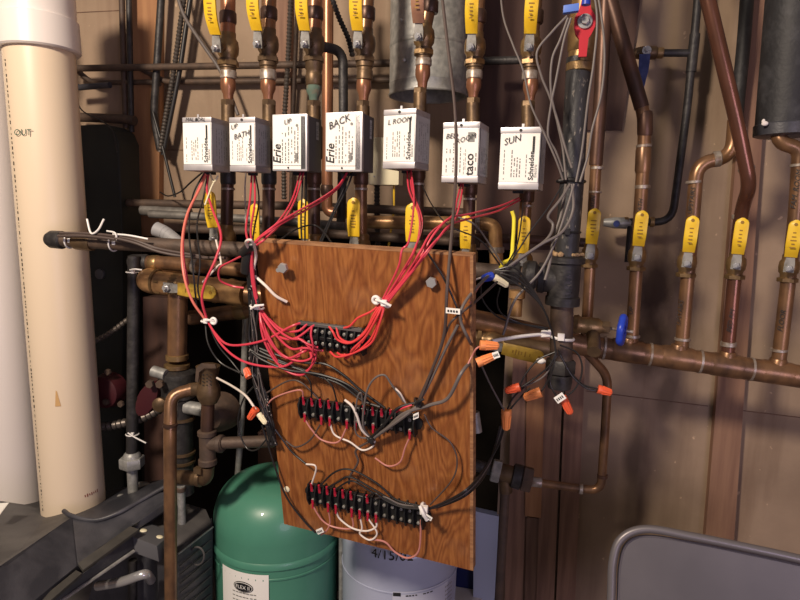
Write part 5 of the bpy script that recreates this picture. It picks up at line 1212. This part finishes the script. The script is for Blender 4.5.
wire('brown wire passing behind the board corner to the cables', [(538, -30, -.42), (505, 10, -.42), (512, 40, -.42), (522, 65, -.42), (527, 90, -.42), (537, 130, -.42), (556, 165, -.43), (563, 180, -.435)], 1.8, BR_) if False else None
wire('thin grey wire hanging from the top past the sixth and SUN columns', [(499, -30, -.40), (503, 15, -.40), (513, 45, -.41), (523, 70, -.42), (531, 105, -.43), (545, 135, -.435), (556, 160, -.44), (563, 180, -.44)], 2.0, GY)
# wires over the tee down to the orange nuts
for k in range(4):
    wire('black wire from the union across the tee into the wire nut cluster', [(495, 270+k, -.49), (515, 268+k*5, -.49), (533, 290+k*2, -.48), (545, 312, -.475), (553, 335, -.46), (556, 352, -.46)], 2.0, BK, group='black wires running over the tee to the nuts')
for k, l in enumerate(([(481, 284, -.49), (482, 298, -.48), (492, 312, -.47), (508, 321, -.46), (548, 328, -.45)], [(500, 288, -.48), (497, 302, -.47), (502, 314, -.46), (520, 323, -.45), (548, 330, -.45)])):
    wire('black wire sagging in front of the manifold, ' + ('left loop' if k == 0 else 'right loop'), l, 1.7, BK)
wire('white wire curl at the blue nut', [(484, 277, -.495), (475, 280, -.50), (472, 286, -.51)], 1.8, WH)
wire('pink wire from the blue nut down to the board', [(485, 280, -.495), (478, 288, -.51), (470, 303, -.56)], 1.6, PK)
nutw = [('black wires into the left red orange nut', [(556, 352, -.46), (550, 365, -.46), (535, 378, -.455), (520, 388, -.455)]), ('black wires into the pale orange nut', [(556, 352, -.46), (553, 368, -.46), (547, 382, -.455), (541, 392, -.455)]),
        ('black wires to the right orange nut', [(558, 350, -.46), (568, 368, -.455), (582, 384, -.45), (598, 389, -.45)]), ('black wire curling to the tagged nut', [(560, 345, -.46), (576, 352, -.455), (582, 365, -.455), (580, 380, -.455), (572, 392, -.455), (562, 397, -.455)]),
        ('black wires bowed to the left red orange nut', [(555, 352, -.455), (538, 360, -.455), (525, 375, -.455), (520, 386, -.455)]), ('second black wire to the right orange nut', [(560, 355, -.46), (572, 376, -.46), (586, 388, -.455), (598, 391, -.45)]),
        ('white wire to the left red orange nut', [(557, 355, -.455), (545, 375, -.455), (530, 384, -.45), (520, 387, -.455)]), ('looped black wire below the stack', [(552, 372, -.45), (550, 383, -.45), (557, 396, -.45), (564, 392, -.45)]),
        ('thin grey wire from the board edge to the hanging orange nut', [(480, 362, -.50), (490, 384, -.48), (504, 410, -.46)]), ('black wires from the hanging orange nut up to the cluster', [(507, 410, -.45), (513, 398, -.45), (523, 388, -.45), (534, 378, -.45)]), ('second black wire from the hanging orange nut', [(509, 411, -.45), (518, 400, -.45), (530, 388, -.45)]),
        ('pink twisted wires from the board edge to the upper orange nut', [(468, 364, 'b', .02), (472, 356, -.56), (476, 349, -.565), (481, 346, -.562)])]
for ll, l in nutw: wire(ll, l, 1.8, PK if 'pink' in ll else (GY if 'grey' in ll or 'white' in ll else BK))
# wire nuts
def nut(label, tip, base, w, material, Y=-.46):
    a = at(base[0], base[1], base[2] if len(base) > 2 else Y); b = at(tip[0], tip[1], tip[2] if len(tip) > 2 else Y); d = b-a; L = d.length; r = pw(base[0], base[1], a.y, w)
    t = thing('wire_nut', label, 'wire nut', a.lerp(b, .5))
    MB().lathe(a, d, [(0, r*.8), (0, r), (L*.2, r*1.02), (L*.3, r*.88), (L*.93, r*.66), (L, r*.45)], 14).build('cap', material, t)
    mb = MB(); dn = d.normalized(); o = dn.orthogonal().normalized(); p2 = dn.cross(o)
    for k in range(10):
        an = 2*PI*k/10; n = o*math.cos(an)+p2*math.sin(an)
        mb.tube([a+d*.28+n*r*.90, a+d*.92+n*r*.66], r*.12, 5)
    mb.build('ridge', material, t); return t
O, OR = M['orange'], M['orange_red']
nut('orange wire nut highest at the board edge, pointing right', (499, 346, -.56), (480, 345, -.565), 10, O)
nut('orange wire nut just below the highest one, tilted up to the right', (496, 355, -.56), (477, 363, -.565), 9.5, O)
nut('red orange wire nut pointing left, first of the cluster under the stack', (505, 391), (520, 387), 9, OR)
nut('pale orange wire nut with its cap toward the left, middle of the cluster', (524, 398), (541, 392), 10.5, O)
nut('orange wire nut hanging straight down in front of the black gap', (506, 430), (506.5, 410), 10.5, O, -.455)
nut('red orange wire nut with white flag pointing down below the stack', (571, 414), (562, 397), 9, OR)
nut('orange wire nut pointing right at the slim copper tube', (612, 393), (598, 389), 9, OR, -.45)
nut('red orange wire nut at the left board edge, upper of two', (246, 368, -.50), (250, 377, -.505), 9, OR)
nut('red orange wire nut at the left board edge, lower of two', (249, 419, -.51), (256, 409, -.51), 8, OR)
nut('pale cream wire nut at the foot of the harness', (266, 424, -.52), (259, 414, -.515), 6, M['cream'])
nut('blue wire nut right of the board top corner', (482, 279, -.50), (492, 276, -.49), 9, M['nut_blue'])
nut('cream wire nut beside the blue one', (508, 286, -.485), (494, 277, -.49), 8, M['cream'])
# nylon ties and tags
def loop_tie(label, c, axis, R, material, tail=None, w=.0022, Y=None):
    t = thing('cable_tie', label, 'cable tie', c)
    mb = MB(); mb.torus(c, axis, R, w*.55, 20, 6); mb.build('loop', material, t)
    if tail:
        a, b = tail; mb = MB(); mb.tube(spline([a, a.lerp(b, .5)+V((0, -.004, .002)), b], 6), w*.6, 8); mb.build('tail', material, t)
    h = c+(CAM-c).normalized()*R
    mb = MB(); mb.box(h, V((w*1.2, 0, 0)), V((0, w*.9, 0)), V((0, 0, w*1.3))).bevel(.0006, 1); mb.build('head', material, t)
    return t
Z_ = M['zip']
loop_tie('white cable clip with eyelet gathering the red wires left of the board', at(206, 321, -.47), ZUP, .007, Z_, (at(206, 321, -.478), at(214, 321, -.478)), .003)
mb = MB(); mb.torus(at(213.5, 321, -.48), (0, -1, 0), .0042, .0022, 16, 8); tag(mb.build('mounting_eyelet', Z_), 'white eyelet of the clip on the red wires left of the board', 'eyelet')
loop_tie('white nylon tie around the red bundle left of the top strip', B(257, 307, .012), V((.2, 0, 1)), .0095, Z_, (B(251, 309, .022), B(264, 305, .022)), .0028)
loop_tie('white nylon tie with eyelet around the red bundle right of the top strip', B(384, 303, .014), V((.6, 0, .8)), .008, Z_, (B(376, 300, .02), B(391, 306, .024)), .0032)
mb = MB(); mb.torus(B(376, 300, .018), bn, .0045, .0022, 16, 8); tag(mb.build('mounting_eyelet', Z_), 'white eyelet screwed to the board beside the right red bundle', 'eyelet')
loop_tie('white nylon tie bunching the black cables at the right end of the lowest strip', B(424, 510, .016), (1, 0, .3), .009, Z_, (B(420, 506, .028), B(427, 520, .03)), .0045)
loop_tie('black tie gathering the grey cables under the middle strip', B(371, 440, .012), (1, 0, 1), .007, BK, None, .003)
loop_tie('black tie gathering the cables above the right end of the middle strip', B(419, 403, .016), (1, 0, 1), .008, BK, (B(415, 405, .024), B(424, 399, .026)), .003)
loop_tie('black plastic tie round the iron stack and grey cables', st(571, 181.5)+V((0, 0, 0)), ZUP, rs*1.12, BK, (at(559, 181, -.43), at(583, 182, -.43)), .0045)
loop_tie('dark band round the iron stack above the tee', st(567.5, 232), ZUP, rs*1.05, BK, None, .0035)
stp = loop_tie('thick white nylon strap round the bottom of the iron stack', st(561, 337), V((.12, 0, 1)), rs*1.08, Z_, (at(546, 334, -.43), at(492, 341, -.485)), .0042)
mb = MB(); mb.box(at(546, 333.5, -.435), V((.007, 0, .001)), V((0, .004, 0)), V((0, 0, .0048))).bevel(.001, 1); mb.build('strap_head', Z_, stp)
mb = MB(); mb.sphere(at(541, 361, -.44), .0055, 10, (1.3, .8, .8)); tag(mb.build('tie_mount', Z_), 'small white tie mount right of the dirty yellow handle', 'cable tie')
loop_tie('white nylon tie near the end cap of the black iron main', ip(70, 240.5), at(95, 243, -.4)-at(62, 240, -.4), ri*1.05, Z_, None, .003)
loop_tie('white nylon tie with long tail around the black iron main', ip(114, 243), at(125, 244, -.4)-at(100, 242, -.4), ri*1.12, Z_, (at(113, 234, -.425), at(148, 239, -.425)), .0026)
wire('white nylon tie tails crossed like a V on the black iron main', [(104, 219, -.42), (98, 230, -.425), (91, 233, -.425), (87, 219, -.42)], 2.0, Z_, name='tie_tail', cat='cable tie')
wire('second white tie tail rising over the black iron main', [(107, 231, -.42), (115, 233, -.43), (117, 240, -.43)], 1.8, Z_, name='tie_tail', cat='cable tie')
loop_tie('white nylon tie near the top of the black gas pipe', at(133, 272, -.26), ZUP, .0125, Z_, (at(130, 270, -.275), at(142, 270, -.275)), .0026)
loop_tie('white nylon tie with bent tail low on the black gas pipe', at(132.5, 434, -.26), ZUP, .0125, Z_, (at(128, 433, -.275), at(146, 443, -.275)), .0026)
for k, l in enumerate(([(58, 236, -.425), (85, 236, -.425), (120, 240, -.425), (150, 247, -.425), (185, 254, -.425), (215, 259, -.43)], [(60, 233, -.42), (95, 234, -.42), (130, 239, -.425), (160, 249, -.425), (200, 256, -.43)], [(115, 238, -.43), (135, 243, -.43), (160, 252, -.43), (190, 257, -.43), (225, 258, -.44)])):
    wire('dark cable tied along the black iron main, ' + ['upper', 'rear', 'front'][k] + ' strand', l, 3.0, M['w_brown'])
wire('white plastic strap slanting over the upper left of the board', [(255, 276, 'b', .012), (266, 286, 'b', .014), (276, 296, 'b', .012), (287, 302, 'b', .004)], 3.0, WH, name='strap', cat='cable tie')
wire('white loop of wire at the top left corner of the board', [(250, 252, 'b', .02), (246, 242, -.57), (252, 241, -.575), (256, 255, 'b', .02), (254, 268, 'b', .016)], 2.8, WH)
wire('white wire crossing the golden header to the harness', [(203, 282, -.46), (218, 266, -.47), (221, 262, -.47), (216, 240, -.44)], 2.0, WH)
wire('short red wire bowing round left of the board corner', [(246, 254, -.54), (232, 261, -.50), (220, 268, -.48), (220, 280, -.47), (232, 286, -.46), (244, 288, -.46)], 2.2, RD)
# black tape knot at the top left corner
t = thing('tape_wrap', 'black tape knot binding the wires at the top left corner of the board', 'tape', B(250, 248, .02))
MB().tube(spline(R_([(243, 253, 'b', .018), (250, 247, 'b', .024), (258, 245, 'b', .02)]), 6), .007, 10).tube(spline(R_([(250, 249, 'b', .016), (247, 262, 'b', .016), (246, 272, 'b', .014)]), 5), .008, 10).build('wrap', BK, t)
wire('bright yellow strap hanging right of the board top corner', [(512, 211, -.40), (514, 220, -.40), (513, 240, -.41), (511, 258, -.42), (503, 263, -.43), (500, 270, -.44)], 4.0, mat('lime_yellow', (.85, .74, .05), .4), name='strap', cat='cable tie')
def flag(label, p, xd, yd, w, h, txt=True, name='wire_flag'):
    xd = V(xd).normalized(); yd = V(yd).normalized(); n = xd.cross(yd)
    if n.dot(CAM-p) < 0: n = -n
    t = thing(name, label, 'tag', p)
    MB().box(p, xd*w/2, yd*h/2, n*.0005).build('paper', M['paper'], t)
    mb = MB(); random.seed(int(p.x*1000) & 255)
    for k in range(4):
        c_ = p+xd*(w*(-.32+.2*k))+n*.0011; mb.quad(c_-xd*w*.06-yd*h*.2, c_+xd*w*.06-yd*h*.2, c_+xd*w*.06+yd*h*.2, c_-xd*w*.06+yd*h*.2)
    mb.build('print', M['ink'], t, flat=True); return t
flag('white printed wire flag on the board beside the hanging brown cable', B(453, 311, .026), bx*1-by*0.0, by, .018, .007)
flag('white wire flag over the right end of the middle strip', B(416, 416, .026), bx*.8-by*.5, by, .009, .008)
flag('white wire flag at the bottom left corner of the board', B(320, 531, .016), bx*.8-by*.55, by+bx*.5, .013, .008)
flag('white wire flag at the tied right end of the lowest strip', B(428, 517, .03), bx*.8+by*.4, by-bx*.4, .012, .006)
flag('white flag tag on the red orange nut below the stack', at(560, 398, -.47), V((.7, 0, .6)), V((-.6, 0, .7)), .014, .010)
flag('white flag tag on the second highest orange nut', at(496, 355, -.573), V((.7, 0, .3)), V((-.3, 0, .7)), .008, .008)

# ------------------------------------------------------------------ folding chair
t = thing('folding_chair', 'grey metal folding chair back at the lower right corner', 'chair', at(720, 600, -.42)*1.0)
YH = -.36
o0 = [(606, 700, -.40), (611, 600, -.36), (613, 560, -.345), (622, 538, -.335), (646, 529, -.33), (690, 536, -.335), (740, 546, -.34), (800, 559, -.345), (850, 572, -.35), (880, 600, -.36), (885, 700, -.40)]
P = spline([at(*p) for p in o0], 8)
MB().tube(P, pw(640, 530, YH, 8.5), 14).build('tube_frame', M['chair'], t)
inn = [(615, 690, -.395), (618, 600, -.355), (620, 562, -.34), (628, 542, -.332), (648, 536, -.327), (690, 542, -.33), (740, 552, -.335), (800, 565, -.34), (845, 577, -.345), (872, 602, -.355), (876, 690, -.395)]
P2 = [at(x, y, Y+.004) for x, y, Y in inn]
sp = spline(P2, 8)
mb = MB(); mb.prism(sp, (0, .004, 0)); mb.build('back_panel', M['chair_pan'], t)
MB().tube(sp, .0022, 8).build('pressed_bead', M['chair'], t)
a = at(608, 690, -.40); b = at(883, 690, -.40)
fz = -.0
MB().tube([a, V((a.x-.02, a.y-.10, .02))], pw(640, 530, YH, 8), 12).build('leg', M['chair'], t)
MB().tube([b, V((b.x+.02, b.y-.10, .02))], pw(640, 530, YH, 8), 12).build('leg', M['chair'], t)
zc = .43
sc = V(((a.x+b.x)/2, a.y-.28, zc))
MB().box(sc, V((.18, 0, 0)), V((0, .17, 0)), V((0, 0, .012))).bevel(.008, 2).build('seat', M['chair_pan'], t)
for sx in (-1, 1):
    MB().tube([V((sc.x+sx*.20, a.y-.06, .40)), V((sc.x+sx*.21, a.y-.46, .02))] if False else [V((sc.x+sx*.195, sc.y+.17, .60)), V((sc.x+sx*.205, sc.y-.22, .02))], .011, 12).build('leg', M['chair'], t)

# ------------------------------------------------------------------ light: one bare bulb up left in front, an added violet fill from the right behind
def area(name, loc, target, size, power, col):
    l = bpy.data.lights.new(name, 'AREA'); l.shape = 'DISK'; l.size = size; l.energy = power; l.color = col
    o = bpy.data.objects.new(name, l); COL.objects.link(o); o.location = loc
    o.rotation_euler = (V(target)-V(loc)).to_track_quat('-Z', 'Y').to_euler(); return o
area('bulb', (-.75, -1.75, 2.15), (-.2, -.2, 1.15), .22, 36, (1.0, .83, .66))
area('violet_fill', (1.1, -2.2, 1.1), (.35, 0, .8), .9, 9, (.86, .72, 1.0))  # fill lamp added to tint the right side purple
w = bpy.data.worlds.new('room'); scene.world = w; w.use_nodes = True
w.node_tree.nodes['Background'].inputs['Color'].default_value = (.62, .58, .62, 1)
w.node_tree.nodes['Background'].inputs['Strength'].default_value = .22
scene.view_settings.view_transform = 'Standard'; scene.view_settings.look = 'None'
scene.view_settings.exposure = 0.08; scene.view_settings.gamma = 1
